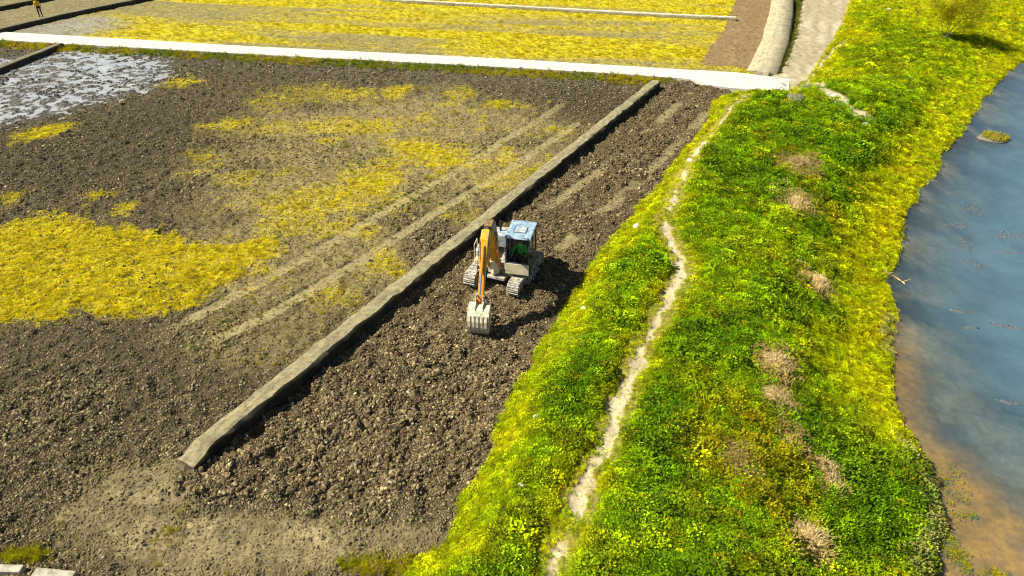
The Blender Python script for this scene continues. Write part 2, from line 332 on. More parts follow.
    col = np.where(tsel[..., None], tcol, col); yel = np.where(tsel, 0, yel)
    H = np.where(tsel, (n1 - .5) * .10 - lanes * .02 * n2 + (nb - .5) * .12 + .09 * ss(1.1, .4, ell(x, y, 792, 86, 26, 10)), H)
    dit = ss(1.0, .3, tdist) * (dRd < -1.0); H = H - dit * .65; col = mixc(col, C(.06, .065, .02), dit)
    # levee
    far = ss(42, 50, y)
    top = LEVEE_Z * (1 - .65 * far) + .12 * (n3 - .5) * 2
    zl = top * ss(-.1, 1.6 + far, dT)
    zs = WATER_Z + (top - WATER_Z) * ss(-.15, 5.5, dS) * .98 + .12 * ss(0, .4, dS)
    zl = np.minimum(zl, zs)
    lev = ss(-.25, .25, dT)
    shoal = ss(-1.5, 1.0, poly_sd(x, y, shallow_poly) + 1.2 * (n2 - .5))
    bed = WATER_Z - np.clip(-dS, 0, 99) * .22 - .02
    bed = np.maximum(bed, WATER_Z - 1.1)
    shelf = ss(-1.5, 2.0, poly_sd(x, y, shelf_poly) + 1.5 * (n2 - .5)); bed = bed * (1 - shelf) + np.maximum(bed, WATER_Z - .30) * shelf
    bed = bed * (1 - shoal) + np.maximum(bed, WATER_Z - .05 - .06 * n2) * shoal + (n2 - .5) * .16 + (n1 - .5) * .05
    H = H * (1 - lev) + (zl + (n1 - .5) * .13) * lev
    H = np.where(dS < 0, np.minimum(H, bed), H)
    wp = ss(.24, .05, dP + .42 * (n1 - .5) + .35 * (n2 - .5) - .05 * (y < 24)); 
    pbreak = ss(.30, .42, fbm(x, y, 1.7, 3, 91) + .12 * ((y < 26) & (y > 12.3)) + .10 * (y < 12.3) - .09 * (y > 26))
    pnear = np.maximum(wp * pbreak, ss(.22, .1, dP2)); bare = np.maximum.reduce([ss(1.1, .6, ell(x, y, px, py, rx, ry) + .7 * (n1 - .5)) for px, py, rx, ry in ((802, 88, 28, 7), (832, 106, 11, 12), (858, 127, 15, 8), (843, 117, 6, 5), (793, 107, 9, 6), (700, 92, 16, 5))])
    pnear = np.maximum(pnear, bare); pnear = pnear * (dT > .1) * (dS > .3)
    H = H - .05 * pnear - .05 * ss(.7, .2, dP) * lev
    turf = mixc(np.broadcast_to(C(.045, .06, .004), np.shape(x) + (3,)) * (.7 + .6 * n1)[..., None], C(.30, .24, .01), ss(1.8, .3, dT) * .8 + 0 * x)
    turf = mixc(turf, C(.29, .24, .01), ss(4.5, 1.0, dS) * .6); turf = mixc(turf, C(.27, .21, .05), ss(.8, .3, dP) * .7)
    pcol = C(.40, .335, .205) * (.7 + .6 * n1)[..., None]
    lcol = mixc(turf, pcol, pnear)
    bcol = mixc(np.broadcast_to(C(.125, .105, .06), np.shape(x) + (3,)) * (.25 + 1.5 * ss(.3, .75, fbm(x, y, 1.5, 5, 180, .65)))[..., None], C(.30, .165, .015) * (.55 + .9 * n1)[..., None], shoal * ss(.25, .6, n2 + .25))
    lcol = np.where((dS < .05)[..., None], bcol, lcol)
    col = np.where((dT > 0)[..., None], lcol, col)
    reg = np.full(np.shape(x), R_FIELD); reg[strip] = R_STRIP; reg[beyond] = R_FAR; reg[bsel] = R_BROWN; reg[tsel] = R_TRACK
    reg[dT > 0] = R_LEVEE; reg[(dT > 0) & (pnear > .45)] = R_PATH; reg[dS < 0] = R_BED
    o.update(trod=trod, rp=poly_sd(x, y, road_poly), H=H, col=np.clip(col, 0.003, .8), reg=reg, yel=yel, dry=dry, rut=rut, wet=wet, dT=dT, dS=dS, dP=dP, pn=pnear, dD=dD, sD=sD, dRd=dRd, n1=n1, n2=n2, n3=n3, strip=strip, beyond=beyond, dit=dit, shoal=shoal, rD=rD)
    return o

# ------------------------------------------------------------------ the ground: one graded height field, split by what covers it
def axis(start, stops):
    v = [start]
    while v[-1] < stops[-1][0]:
        p = v[-1]; v.append(p + np.interp(p, [s[0] for s in stops], [s[1] for s in stops]))
    return np.array(v)
xs_r = axis(0, [(0, .065), (13, .065), (30, .13), (60, .25), (80, 2), (120, 8), (600, 60)])
gx = np.concatenate([-xs_r[:0:-1], xs_r])
gy = np.concatenate([axis(-40, [(-40, 8), (0, 3), (6, .5), (8.4, .06)])[:-1], axis(8.45, [(8, .048), (20, .075), (40, .13), (80, .24), (95, 1.5), (140, 8), (700, 60)])])
X, Y = np.meshgrid(gx, gy); T = terrain(X, Y)
ny, nx = X.shape
V = np.stack([X, Y, T['H']], -1).reshape(-1, 3); CC = T['col'].reshape(-1, 3)
i = np.arange(ny - 1)[:, None] * nx + np.arange(nx - 1)[None, :]
Q = np.stack([i, i + 1, i + nx + 1, i + nx], -1).reshape(-1, 4)
FR = T['reg'][:-1, :-1].reshape(-1)
names = {R_FIELD: ('field', 'soil'), R_STRIP: ('tilled_strip', 'soil'), R_LEVEE: ('levee', 'turf'), R_PATH: ('footpath', 'soil_fine'), R_BED: ('river_bed', 'bed'), R_FAR: ('far_field', 'far_soil'), R_BROWN: ('brown_field', 'far_soil'), R_TRACK: ('dirt_track', 'soil_fine')}
for r, (nm, mt) in names.items():
    f = Q[FR == r]; u, inv = np.unique(f, return_inverse=True)
    me = np_mesh(nm, V[u], inv.reshape(-1, 4), smooth=True); add_col(me, 'col', CC[u])
    tag(new_obj(nm, me, M[mt]), kind='structure')
# river surface
wsel = (T['dS'] < .6)[:-1, :-1].reshape(-1)[...]
f = Q[wsel]; u, inv = np.unique(f, return_inverse=True); Vw = V[u].copy(); dep = np.clip(WATER_Z - Vw[:, 2], 0, 3); Vw[:, 2] = WATER_Z
me = np_mesh('river', Vw, inv.reshape(-1, 4), True); add_f(me, 'depth', dep); tag(new_obj('river', me, M['river']), kind='structure')
# water standing between the clods of the wet corner
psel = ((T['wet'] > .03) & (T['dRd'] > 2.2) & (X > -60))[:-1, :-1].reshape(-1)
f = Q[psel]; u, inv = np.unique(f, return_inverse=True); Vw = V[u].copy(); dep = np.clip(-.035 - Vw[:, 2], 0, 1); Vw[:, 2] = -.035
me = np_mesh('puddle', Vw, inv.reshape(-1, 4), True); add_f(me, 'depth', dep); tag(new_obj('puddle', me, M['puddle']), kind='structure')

def ground_z(x, y): return float(terrain(np.array([float(x)]), np.array([float(y)]))['H'][0])

# ------------------------------------------------------------------ road, dikes and other long earthworks
def ribbon(name, left, right, z, thick, mat, n=60):
    """a slab between two edge lines, with real sides"""
    def res(P):
        s = np.concatenate([[0], np.cumsum(np.linalg.norm(np.diff(P, axis=0), axis=1))]); q = np.linspace(0, s[-1], n)
        return np.stack([np.interp(q, s, P[:, 0]), np.interp(q, s, P[:, 1])], -1)
    L, R_ = res(left), res(right); bm = bmesh.new(); rows = []
    for k in range(n):
        jit = [random.uniform(-.04, .04) for _ in range(2)]
        e = (R_[k] - L[k]) / np.linalg.norm(R_[k] - L[k])
        l = L[k] + e * jit[0]; r = R_[k] + e * jit[1]
        rows.append([bm.verts.new((*l, z - thick)), bm.verts.new((*l, z)), bm.verts.new((*r, z)), bm.verts.new((*r, z - thick))])
    for a, b in zip(rows[:-1], rows[1:]):
        for c in range(3): bm.faces.new((a[c], a[c + 1], b[c + 1], b[c]))
    bm.faces.new(rows[0][::-1]); bm.faces.new(rows[-1])
    bmesh.ops.recalc_face_normals(bm, faces=bm.faces)
    me = bpy.data.meshes.new(name); bm.to_mesh(me); bm.free(); return new_obj(name, me, M[mat] if isinstance(mat, str) else mat)
tag(ribbon('road', road_up, road_lo, ROAD_Z, .35, 'concrete', 160), kind='structure')

M['dike'] = ground_mat('dike_earth', 6, 0.9, 0.5, 1.5, bdist=.04)
def dike(name, P, zt, wtop, wbase, label, cat, col_top, col_side, step=.12, zb=-.45, seed=0, jag=.05, smooth=False):
    s = np.concatenate([[0], np.cumsum(np.linalg.norm(np.diff(P, axis=0), axis=1))]); n = max(int(s[-1] / step), 4); q = np.linspace(0, s[-1], n)
    px, py = np.interp(q, s, P[:, 0]), np.interp(q, s, P[:, 1])
    tx, ty = np.gradient(px), np.gradient(py); L = np.hypot(tx, ty); nxv, nyv = ty / L, -tx / L
    wob = (fbm(q, q * 0, 1.6, 4, 200 + seed) - .5) * .12; px = px + nxv * wob; py = py + nyv * wob
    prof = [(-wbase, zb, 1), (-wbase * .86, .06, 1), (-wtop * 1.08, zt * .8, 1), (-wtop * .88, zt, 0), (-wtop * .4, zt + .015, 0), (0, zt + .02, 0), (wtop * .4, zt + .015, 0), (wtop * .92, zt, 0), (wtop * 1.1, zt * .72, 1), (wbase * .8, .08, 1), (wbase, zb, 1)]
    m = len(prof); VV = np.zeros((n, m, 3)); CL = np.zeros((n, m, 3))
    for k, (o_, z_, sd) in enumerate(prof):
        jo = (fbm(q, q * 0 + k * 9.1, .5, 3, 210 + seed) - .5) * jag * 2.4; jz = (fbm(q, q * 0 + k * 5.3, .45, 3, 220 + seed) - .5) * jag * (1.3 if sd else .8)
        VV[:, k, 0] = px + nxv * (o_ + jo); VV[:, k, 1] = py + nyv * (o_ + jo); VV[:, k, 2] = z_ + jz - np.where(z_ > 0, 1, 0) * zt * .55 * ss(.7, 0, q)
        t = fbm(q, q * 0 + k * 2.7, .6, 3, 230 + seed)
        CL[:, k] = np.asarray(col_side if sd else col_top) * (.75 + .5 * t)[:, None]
    a = np.arange(n - 1)[:, None] * m + np.arange(m - 1)[None, :]
    fq = np.stack([a, a + m, a + m + 1, a + 1], -1).reshape(-1, 4)
    me = np_mesh(name, VV.reshape(-1, 3), fq, smooth=smooth); add_col(me, 'col', CL.reshape(-1, 3))
    bm = bmesh.new(); bm.from_mesh(me); bm.verts.ensure_lookup_table()
    bm.faces.new([bm.verts[k] for k in range(m)]); bm.faces.new([bm.verts[(n - 1) * m + k] for k in range(m)][::-1])
    bmesh.ops.recalc_face_normals(bm, faces=bm.faces); bm.to_mesh(me); bm.free()
    return tag(new_obj(name, me, M['dike']), label, cat)
TOPC, SHADE_SIDEC = C(.225, .195, .108), C(.038, .034, .024)  # side colour is near black: the shade on the dike faces is painted in
dike('field_dike', dike_line, DIKE_Z, .30, .36, 'long straight pale topped earth dike between the yellow field and the tilled strip', 'dike', TOPC, SHADE_SIDEC, jag=.08)
dike('field_dike', gl([(-60, 92), (0, 66.5), (60, 43)], .35), .35, .28, .5, 'short earth dike with shade coloured sides, meeting the white road beside the wet field corner', 'dike', C(.16, .14, .085), SHADE_SIDEC, .25, seed=5)
dike('field_dike', gl([(-30, 33), (0, 28), (60, 14), (150, -4)], .4), .4, .28, .5, 'earth dike with shade coloured sides beyond the white road, running past the person in yellow', 'dike', C(.16, .14, .085), SHADE_SIDEC, .3, seed=9)
dike('field_dike', gl([(-20, 9), (0, 6), (30, 0), (60, -6)], .4), .4, .28, .5, 'farthest earth dike with shade coloured sides, in the top left corner of the picture', 'dike', C(.14, .13, .06), SHADE_SIDEC, .4, seed=13)
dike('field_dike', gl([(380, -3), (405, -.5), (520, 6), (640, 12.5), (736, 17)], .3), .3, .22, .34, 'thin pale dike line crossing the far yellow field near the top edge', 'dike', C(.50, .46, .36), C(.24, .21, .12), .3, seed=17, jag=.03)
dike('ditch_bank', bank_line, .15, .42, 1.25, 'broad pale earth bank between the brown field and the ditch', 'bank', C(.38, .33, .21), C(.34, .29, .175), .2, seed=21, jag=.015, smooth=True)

# ------------------------------------------------------------------ scattered cover: clods, herbs, tufts (nobody could count them)
PROTO = bpy.data.collections.new('prototypes')
def proto_mesh(name, V_, F_, mat, smooth=False):
    me = np_mesh(name, np.asarray(V_, float), np.asarray(F_), smooth); me.materials.append(mat)
    o = bpy.data.objects.new(name, me); return o
def clod_proto(k):
    r = random.Random(300 + k); bm = bmesh.new(); bmesh.ops.create_icosphere(bm, subdivisions=1, radius=1)
    for v in bm.verts:
        v.co *= r.uniform(.62, 1.2); v.co.z *= .72
    Vp = np.array([v.co[:] for v in bm.verts]); Fp = np.array([[v.index for v in f.verts] for f in bm.faces]); bm.free()
    return proto_mesh('clod_shape', Vp, Fp, M['clod'])
def leaf_quads(r, n, rad, h, ll, lw, up=(.1, .7), stemmy=0.0):
    """n leaf quads (each a diamond folded along its rib) spread over a low dome"""
    Vp, Fp = [], []
    for _ in range(n):
        a = r.uniform(0, 2 * math.pi); q = math.sqrt(r.random()); hz = h * (1 - .75 * q * q) * r.uniform(.45, 1.0)
        p = Vector((math.cos(a) * rad * q, math.sin(a) * rad * q, hz))
        b = a + r.gauss(0, .9); el = r.uniform(*up); L = ll * r.uniform(.6, 1.25); W_ = lw * r.uniform(.7, 1.2)
        dv = Vector((math.cos(b) * math.cos(el), math.sin(b) * math.cos(el), math.sin(el))); sd = Vector((-math.sin(b), math.cos(b), r.uniform(-.5, .5)))
        k = len(Vp); Vp += [p, p + dv * L * .5 + sd * W_, p + dv * L, p + dv * L * .5 - sd * W_]
        Fp.append([k, k + 1, k + 2, k + 3])
    return Vp, Fp
def blade_tris(r, n, rad, h, wd, lean=.6):
    Vp, Fp = [], []
    for _ in range(n):
        a = r.uniform(0, 2 * math.pi); q = math.sqrt(r.random()) * rad; p = Vector((math.cos(a) * q, math.sin(a) * q, 0))
        b = r.uniform(0, 2 * math.pi); ln = r.random() * lean; L = h * r.uniform(.5, 1.15)
        t1 = p + Vector((math.cos(b) * ln * .35, math.sin(b) * ln * .35, .62)) * L; t2 = p + Vector((math.cos(b) * ln, math.sin(b) * ln, 1 - .45 * ln)) * L
        sd = Vector((-math.sin(b), math.cos(b), 0)) * wd
        k = len(Vp); Vp += [p - sd, p + sd, t1 + sd * .7, t1 - sd * .7, t2 + sd * .1, t2 - sd * .1]
        Fp += [[k, k + 1, k + 2, k + 3], [k + 3, k + 2, k + 4, k + 5]]
    return Vp, Fp
clods = [clod_proto(k) for k in range(6)]
herbs = []
for k in range(6):
    r = random.Random(400 + k)
    Vp, Fp = leaf_quads(r, [44, 56, 74, 50, 36, 90][k], [.14, .17, .21, .16, .12, .25][k], [.15, .2, .25, .3, .13, .3][k], .062, .019, (-.1, .8))
    herbs.append(proto_mesh('herb_shape', [v[:] for v in Vp], Fp, M['leaf']))
tufts = []
for k in range(4):
    r = random.Random(500 + k); Vp, Fp = blade_tris(r, 26, .09, [.14, .2, .17, .24][k], .006, [.7, .9, 1.1, .8][k]); tufts.append(proto_mesh('tuft_shape', [v[:] for v in Vp], Fp, M['leaf']))
mats_ = []
for k in range(4):
    r = random.Random(600 + k); Vp, Fp = leaf_quads(r, 30, .12, .06, .045, .016, (-.2, .6)); mats_.append(proto_mesh('moss_shape', [v[:] for v in Vp], Fp, M['leaf']))

def scatter(name, label, cat, P, scale, tint, protos, tilt=.2, idx=None):
    n = len(P); me = bpy.data.meshes.new(name); me.vertices.add(n); me.vertices.foreach_set('co', P.astype(np.float32).ravel())
    add_f(me, 'pscale', scale); add_f(me, 'pidx', rng.integers(0, len(protos), n) if idx is None else idx, 'INT')
    add_f(me, 'prot', np.stack([rng.normal(0, tilt, n), rng.normal(0, tilt, n), rng.uniform(0, 6.283, n)], -1), 'FLOAT_VECTOR'); add_col(me, 'tint', np.clip(tint, .002, .9))
    o = new_obj(name, me); tag(o, label, cat, kind='stuff')
    ng = bpy.data.node_groups.new(name + '_spread', 'GeometryNodeTree')
    ng.interface.new_socket('Geometry', in_out='INPUT', socket_type='NodeSocketGeometry'); ng.interface.new_socket('Geometry', in_out='OUTPUT', socket_type='NodeSocketGeometry')
    gi = ng.nodes.new('NodeGroupInput'); go = ng.nodes.new('NodeGroupOutput'); jn = ng.nodes.new('GeometryNodeJoinGeometry')
    def named(nm, typ):
        q = ng.nodes.new('GeometryNodeInputNamedAttribute'); q.data_type = typ; q.inputs[0].default_value = nm; return q.outputs[0]
    sc, ro, ix = named('pscale', 'FLOAT'), named('prot', 'FLOAT_VECTOR'), named('pidx', 'INT')
    for k, pr in enumerate(protos):
        cp = ng.nodes.new('FunctionNodeCompare'); cp.data_type = 'INT'; cp.operation = 'EQUAL'; ng.links.new(ix, cp.inputs[2]); cp.inputs[3].default_value = k
        oi = ng.nodes.new('GeometryNodeObjectInfo'); oi.inputs[0].default_value = pr
        ip = ng.nodes.new('GeometryNodeInstanceOnPoints')
        ng.links.new(gi.outputs[0], ip.inputs['Points']); ng.links.new(cp.outputs[0], ip.inputs['Selection']); ng.links.new(oi.outputs['Geometry'], ip.inputs['Instance'])
        ng.links.new(ro, ip.inputs['Rotation']); ng.links.new(sc, ip.inputs['Scale']); ng.links.new(ip.outputs[0], jn.inputs[0])
    ng.links.new(jn.outputs[0], go.inputs[0])
    md = o.modifiers.new('spread', 'NODES'); md.node_group = ng
    return o
def candidates(n, y0, y1, bias=1.0, xr=(-1, 1)):
    """random ground points in the wedge the photograph covers (with a margin to both sides), thinner far away"""
    yy = y0 * (y1 / y0) ** (rng.random(n) ** bias); xx = rng.uniform(*xr, n) * (yy * .72 + 8)
    return xx, yy
def pick(T_, m): return {k: v[m] for k, v in T_.items()}
def depth_k(yy): return np.clip(yy / 24, .75, 2.6)

MACHINE = C(-.28, 22.8)
# clods
xx, yy = candidates(760000, 8.6, 62, xr=(-1, .38)); Tt = terrain(xx, yy)
prob = np.where(Tt['strip'], .9, .95) * ss(.2, .55, Tt['n1'] + .12) * (1 - .92 * Tt['rut']) * (1 - .8 * Tt['yel']) * (1 - .45 * Tt['dry']) * (1 - .65 * Tt["trod"])
prob = prob * (Tt['dT'] < .05) * (Tt['dRd'] > 1.0) * (Tt['rp'] < -.12) * (np.abs(Tt['dD'] - 0) > .31) * (1 - .35 * Tt['wet'])
mk = rng.random(len(xx)) < prob; xx, yy = xx[mk], yy[mk]; Tt = pick(Tt, mk); n = len(xx)
sc = np.clip(rng.lognormal(-3.72, .5, n), .011, .078) * np.where(Tt['strip'], 1.12, .92) * depth_k(yy) ** .4
big = ss(.5, .75, Tt['n2']); sc *= .85 + .4 * big
tint = np.where(Tt['strip'][:, None], C(.118, .088, .043), C(.122, .097, .047)) * rng.lognormal(0, .55, n)[:, None]
pale = rng.random(n) < .06; tint[pale] = C(.25, .20, .12) * rng.uniform(.8, 1.25, pale.sum())[:, None]
tint = mixc(mixc(tint, C(.20, .16, .06), Tt['dry'] * .7), C(.17, .135, .07), Tt["trod"] * .8); tint = mixc(tint, C(.10, .10, .095), Tt['wet'] * .7)
scatter('soil_clods', 'broken brown clods covering the ploughed soil', 'soil clods', np.stack([xx, yy, Tt['H'] + sc * .12], -1), sc, tint, clods, .7)
# yellow moss like growth on the fields
xx, yy = candidates(210000, 9.0, 78); Tt = terrain(xx, yy)
prob = np.clip(Tt['yel'] * 1.1, 0, 1) ** 1.5 * (1 - .85 * Tt['rut']) * (.35 + 1.0 * Tt['n1']) * (Tt['dT'] < 0) * np.where(Tt['dRd'] > 0, Tt['dRd'] > 1.9, Tt['dRd'] < -1.9)
mk = (rng.random(len(xx)) < prob) & (Tt['dit'] < .3); xx, yy = xx[mk], yy[mk]; Tt = pick(Tt, mk); n = len(xx)
tint = mixc(np.broadcast_to(C(.58, .46, .001), (n, 3)), C(.40, .36, .002), rng.random(n) ** 2) * rng.lognormal(0, .25, n)[:, None] * np.where(Tt['beyond'], .78, 1.0)[:, None]
scatter('yellow_ground_cover', 'low yellow moss like growth patched over the fields', 'ground cover', np.stack([xx, yy, Tt['H']], -1), rng.uniform(.55, 1.15, n) * depth_k(yy) ** .5, tint, mats_, .2)
# verge tufts along the near side of the road and at the bottom left slabs
xx, yy = candidates(200000, 9.0, 66); Tt = terrain(xx, yy)
verge = ss(3.4, 2.6, Tt['dRd'] + 1.0 * (Tt['n2'] - .5)) * (Tt['dRd'] > .8) * (Tt['rp'] < -.1) * (xx < 12.6)
bl = ss(1.0, .5, ell(xx, yy, 22, 556, 34, 9)) + .8 * ss(1, .4, ell(xx, yy, 165, 545, 24, 26)) * ss(.4, .6, Tt['n2']) + .7 * ss(1, .5, ell(xx, yy, 385, 566, 60, 14))
thin = .05 * (Tt['dry'] > .3) * (1 - Tt['trod'])
mk = (rng.random(len(xx)) < np.clip(verge * 1.2 + bl + thin * Tt['n1'], 0, 1)) & (Tt['dT'] < 0) & (Tt['dD'] > .3); xx, yy = xx[mk], yy[mk]; Tt = pick(Tt, mk); n = len(xx)
tint = mixc(np.broadcast_to(C(.38, .31, .002), (n, 3)), C(.16, .22, .002), ss(.35, .7, Tt['n2'])) * rng.lognormal(0, .22, n)[:, None]
scatter('verge_grass', 'short yellow green grass on the verges of the fields', 'grass', np.stack([xx, yy, Tt['H']], -1), rng.uniform(.5, 1.0, n) * depth_k(yy) ** .6, tint, tufts, .2)
# levee growth
xx, yy = candidates(520000, 8.2, 84, xr=(-.45, 1)); Tt = terrain(xx, yy)
base = (Tt['rp'] < -.08) & (Tt['dT'] > .02) & (Tt['dS'] > .02) & ((Tt['pn'] < .35) | (rng.random(len(xx)) < .10 * (Tt['dP'] < .6)))
mk = base & (rng.random(len(xx)) < np.where(yy > 45, .9, .82)); xx, yy = xx[mk], yy[mk]; Tt = pick(Tt, mk); n = len(xx)
P4 = fbm(xx, yy, .5, 2, 190); P1, P2 = fbm(xx, yy, 2.4, 4, 120), fbm(xx, yy, .9, 3, 130); P3 = fbm(xx, yy, 6, 3, 140)
far = ss(40, 52, yy)
wy = np.maximum.reduce([ss(1.9, .5, Tt['dT'] + 1.0 * (P1 - .5)) * .95, ss(3.6, 1.2, Tt['dS'] + 2.4 * (P1 - .5)) * ss(12.5, 16, yy) * .95, ss(.95, .3, Tt['dP'] + .5 * (P1 - .5)) * .75])
wy = np.maximum(wy, far * (.3 + .6 * ss(.42, .62, P3) + .3 * ss(9, 3, Tt['dS'])))
wbrown = np.maximum(ss(1.1, .5, ell(xx, yy, 735, 480, 75, 85) + .9 * (P1 - .5)), .6 * ss(1.0, .5, ell(xx, yy, 800, 190, 28, 80) + .9 * (P1 - .5)))
wgreen2 = ss(.47, .62, P1)                                    # darker, taller clumps
short = np.clip(wy, 0, 1)
tint = mixc(np.broadcast_to(GRN, (n, 3)), YGR, np.clip(ss(.4, .65, P2) * .35 + ss(.45, .7, P3) * .25 + .3 * ss(.4, .7, P4), 0, 1))
tint = mixc(tint, DGR, ss(.42, .6, P1) * (1 - short) * .6)
tint = mixc(tint, C(.46, .46, .001), short * (.5 + .45 * ss(.35, .6, P2)))
yy_hot = ss(.55, .75, P1) * short; tint = mixc(tint, C(.52, .43, .001), yy_hot * .6)
tint = mixc(tint, C(.33, .26, .004), wbrown * ss(.3, .65, P4) * .6)
tint = tint * rng.lognormal(0, .50, n)[:, None]
dk = (rng.random(n) < .16 + .14 * ss(20, 12, yy)) & (short < .6); tint[dk] *= .5
rnd = rng.random(n); hot = rnd < .04 + .10 * wbrown; tint[hot] = C(.44, .34, .002) * rng.uniform(.7, 1.2, hot.sum())[:, None]
pshore = (Tt['dS'] < .55) & (yy < 21) & (rng.random(n) < .55) & (ss(.42, .5, P1) > rng.random(n)); tint[pshore] = C(.40, .40, .10) * rng.uniform(.7, 1.1, pshore.sum())[:, None]
sc = .80 * (.8 + .4 * ss(.3, .7, P4)) * (1.0 + .18 * wgreen2 * (1 - short)) * (1 - .3 * short) * rng.uniform(.55, 1.3, n) * depth_k(yy) ** .5
bigp = (rng.random(n) < .05) & (short < .5); sc[bigp] *= 1.6; tint[bigp] *= .75
use_tuft = rng.random(n) < .12 + .5 * short
sc = sc * np.where(Tt['dP'] < .5, .5, 1.0)
for a_, b_, z_, r_ in ((773, 370, .55, .75), (776, 404, .5, .7), (826, 470, .3, .6), (806, 540, .4, .55), (816, 286, .3, .9), (793, 205, .5, 1.3), (797, 172, .5, 1.5), (735, 470, .5, .5), (790, 440, .4, .6)):
    sx_, sy_ = g(a_, b_, z_); q = np.hypot(xx - sx_, (yy - sy_) * .7) / r_ + .9 * (P1 - .5); hit = rng.random(n) < .7 * ss(1.1, .3, q)
    tint[hit] = C(.40, .29, .085) * rng.uniform(.6, 1.2, hit.sum())[:, None]
a = ~use_tuft
scatter('levee_herbs', 'dense green and yellow leafy herbs covering the levee', 'herbs', np.stack([xx, yy, Tt['H'] - .02], -1)[a], sc[a], tint[a], herbs, .22)
a = use_tuft
scatter('levee_grass', 'short yellow green grass among the herbs of the levee', 'grass', np.stack([xx, yy, Tt['H'] - .02], -1)[a], sc[a] * 1.15, tint[a] * 1.08, tufts, .25)
# weed at the water's edge in the bottom right corner
xx, yy = candidates(60000, 8.4, 14); Tt = terrain(xx, yy); wgt = ss(1.1, .5, ell(xx, yy, 1016, 572, 26, 20) + .8 * (Tt['n2'] - .5)) + .5 * ss(1.0, .4, ell(xx, yy, 955, 520, 16, 40) + .8 * (Tt['n2'] - .5)) + .25 * ss(.55, .7, Tt['n2']) * Tt['shoal']
mk = (Tt['dS'] < 0) & (rng.random(len(xx)) < wgt); xx, yy = xx[mk], yy[mk]; n = len(xx)
scatter('shore_weed', 'low yellow green weed growing in the muddy shallows at the bottom right', 'water weed', np.stack([xx, yy, np.full(n, WATER_Z - .03)], -1), rng.uniform(.5, 1.0, n), mixc(np.broadcast_to(C(.36, .27, .002), (n, 3)), C(.20, .24, .002), rng.random(n)), mats_, .2)
# dark growth in the ditch
xx, yy = candidates(60000, 44, 84); Tt = terrain(xx, yy); mk = (Tt['dit'] > .08) & (rng.random(len(xx)) < .9); xx, yy = xx[mk], yy[mk]; Tt = pick(Tt, mk); n = len(xx)
scatter('ditch_grass', 'dark green grass growing in the ditch beside the dirt track', 'grass', np.stack([xx, yy, Tt['H']], -1), rng.uniform(1.2, 2.4, n), mixc(np.broadcast_to(C(.20, .19, .012), (n, 3)), C(.05, .08, .006), rng.random(n)), tufts, .3)

# ------------------------------------------------------------------ solid shapes
def mesh_obj(name, bm, mat, parent=None, mtx=None, bevel=0.0, smooth=False):
    if mtx is not None: bmesh.ops.transform(bm, matrix=mtx, verts=bm.verts)
    bmesh.ops.recalc_face_normals(bm, faces=bm.faces)
    me = bpy.data.meshes.new(name); bm.to_mesh(me); bm.free()
    if smooth: me.polygons.foreach_set('use_smooth', np.ones(len(me.polygons), bool))
    o = new_obj(name, me, M[mat], parent)
    if bevel:
        b = o.modifiers.new('bevel', 'BEVEL'); b.width = bevel; b.segments = 2; b.limit_method = 'ANGLE'; b.angle_limit = math.radians(40)
    return o
def box(bm, x0, x1, y0, y1, z0, z1):
    v = [bm.verts.new((x, y, z)) for x in (x0, x1) for y in (y0, y1) for z in (z0, z1)]
    for q in ((0, 1, 3, 2), (4, 6, 7, 5), (0, 4, 5, 1), (2, 3, 7, 6), (0, 2, 6, 4), (1, 5, 7, 3)): bm.faces.new([v[k] for k in q])
    return bm
def prism(bm, prof, x0, x1):
    a = [bm.verts.new((x0, y, z)) for y, z in prof]; b = [bm.verts.new((x1, y, z)) for y, z in prof]; n = len(prof)
    bm.faces.new(a); bm.faces.new(b[::-1])
    for k in range(n): bm.faces.new((a[k], b[k], b[(k + 1) % n], a[(k + 1) % n]))
    return bm
def rod(bm, p0, p1, r0, r1=None, n=10):
    r1 = r0 if r1 is None else r1; p0, p1 = Vector(p0), Vector(p1); q = (p1 - p0).to_track_quat('Z', 'Y')
    A = [bm.verts.new(p0 + q @ Vector((math.cos(t) * r0, math.sin(t) * r0, 0))) for t in [2 * math.pi * k / n for k in range(n)]]
    B = [bm.verts.new(p1 + q @ Vector((math.cos(t) * r1, math.sin(t) * r1, 0))) for t in [2 * math.pi * k / n for k in range(n)]]
    bm.faces.new(A[::-1]); bm.faces.new(B)
    for k in range(n): bm.faces.new((A[k], A[(k + 1) % n], B[(k + 1) % n], B[k]))
    return bm
def NB(): return bmesh.new()
def beam(bm, pts, w):
    """box girder through (y, z, depth) stations, w wide, in the y-z plane"""
    up, dn = [], []
    for k, (y, z, dp) in enumerate(pts):
        a = pts[max(k - 1, 0)]; b = pts[min(k + 1, len(pts) - 1)]; t = Vector((b[0] - a[0], b[1] - a[1])).normalized()
        nrm = Vector((-t.y, t.x)); up.append((y + nrm.x * dp / 2, z + nrm.y * dp / 2)); dn.append((y - nrm.x * dp / 2, z - nrm.y * dp / 2))
    rows = []
    for (a, b) in zip(up, dn): rows.append([bm.verts.new((-w / 2, *a)), bm.verts.new((w / 2, *a)), bm.verts.new((w / 2, *b)), bm.verts.new((-w / 2, *b))])
    for r0, r1 in zip(rows[:-1], rows[1:]):
        for k in range(4): bm.faces.new((r0[k], r0[(k + 1) % 4], r1[(k + 1) % 4], r1[k]))
    bm.faces.new(rows[0][::-1]); bm.faces.new(rows[-1]); return bm

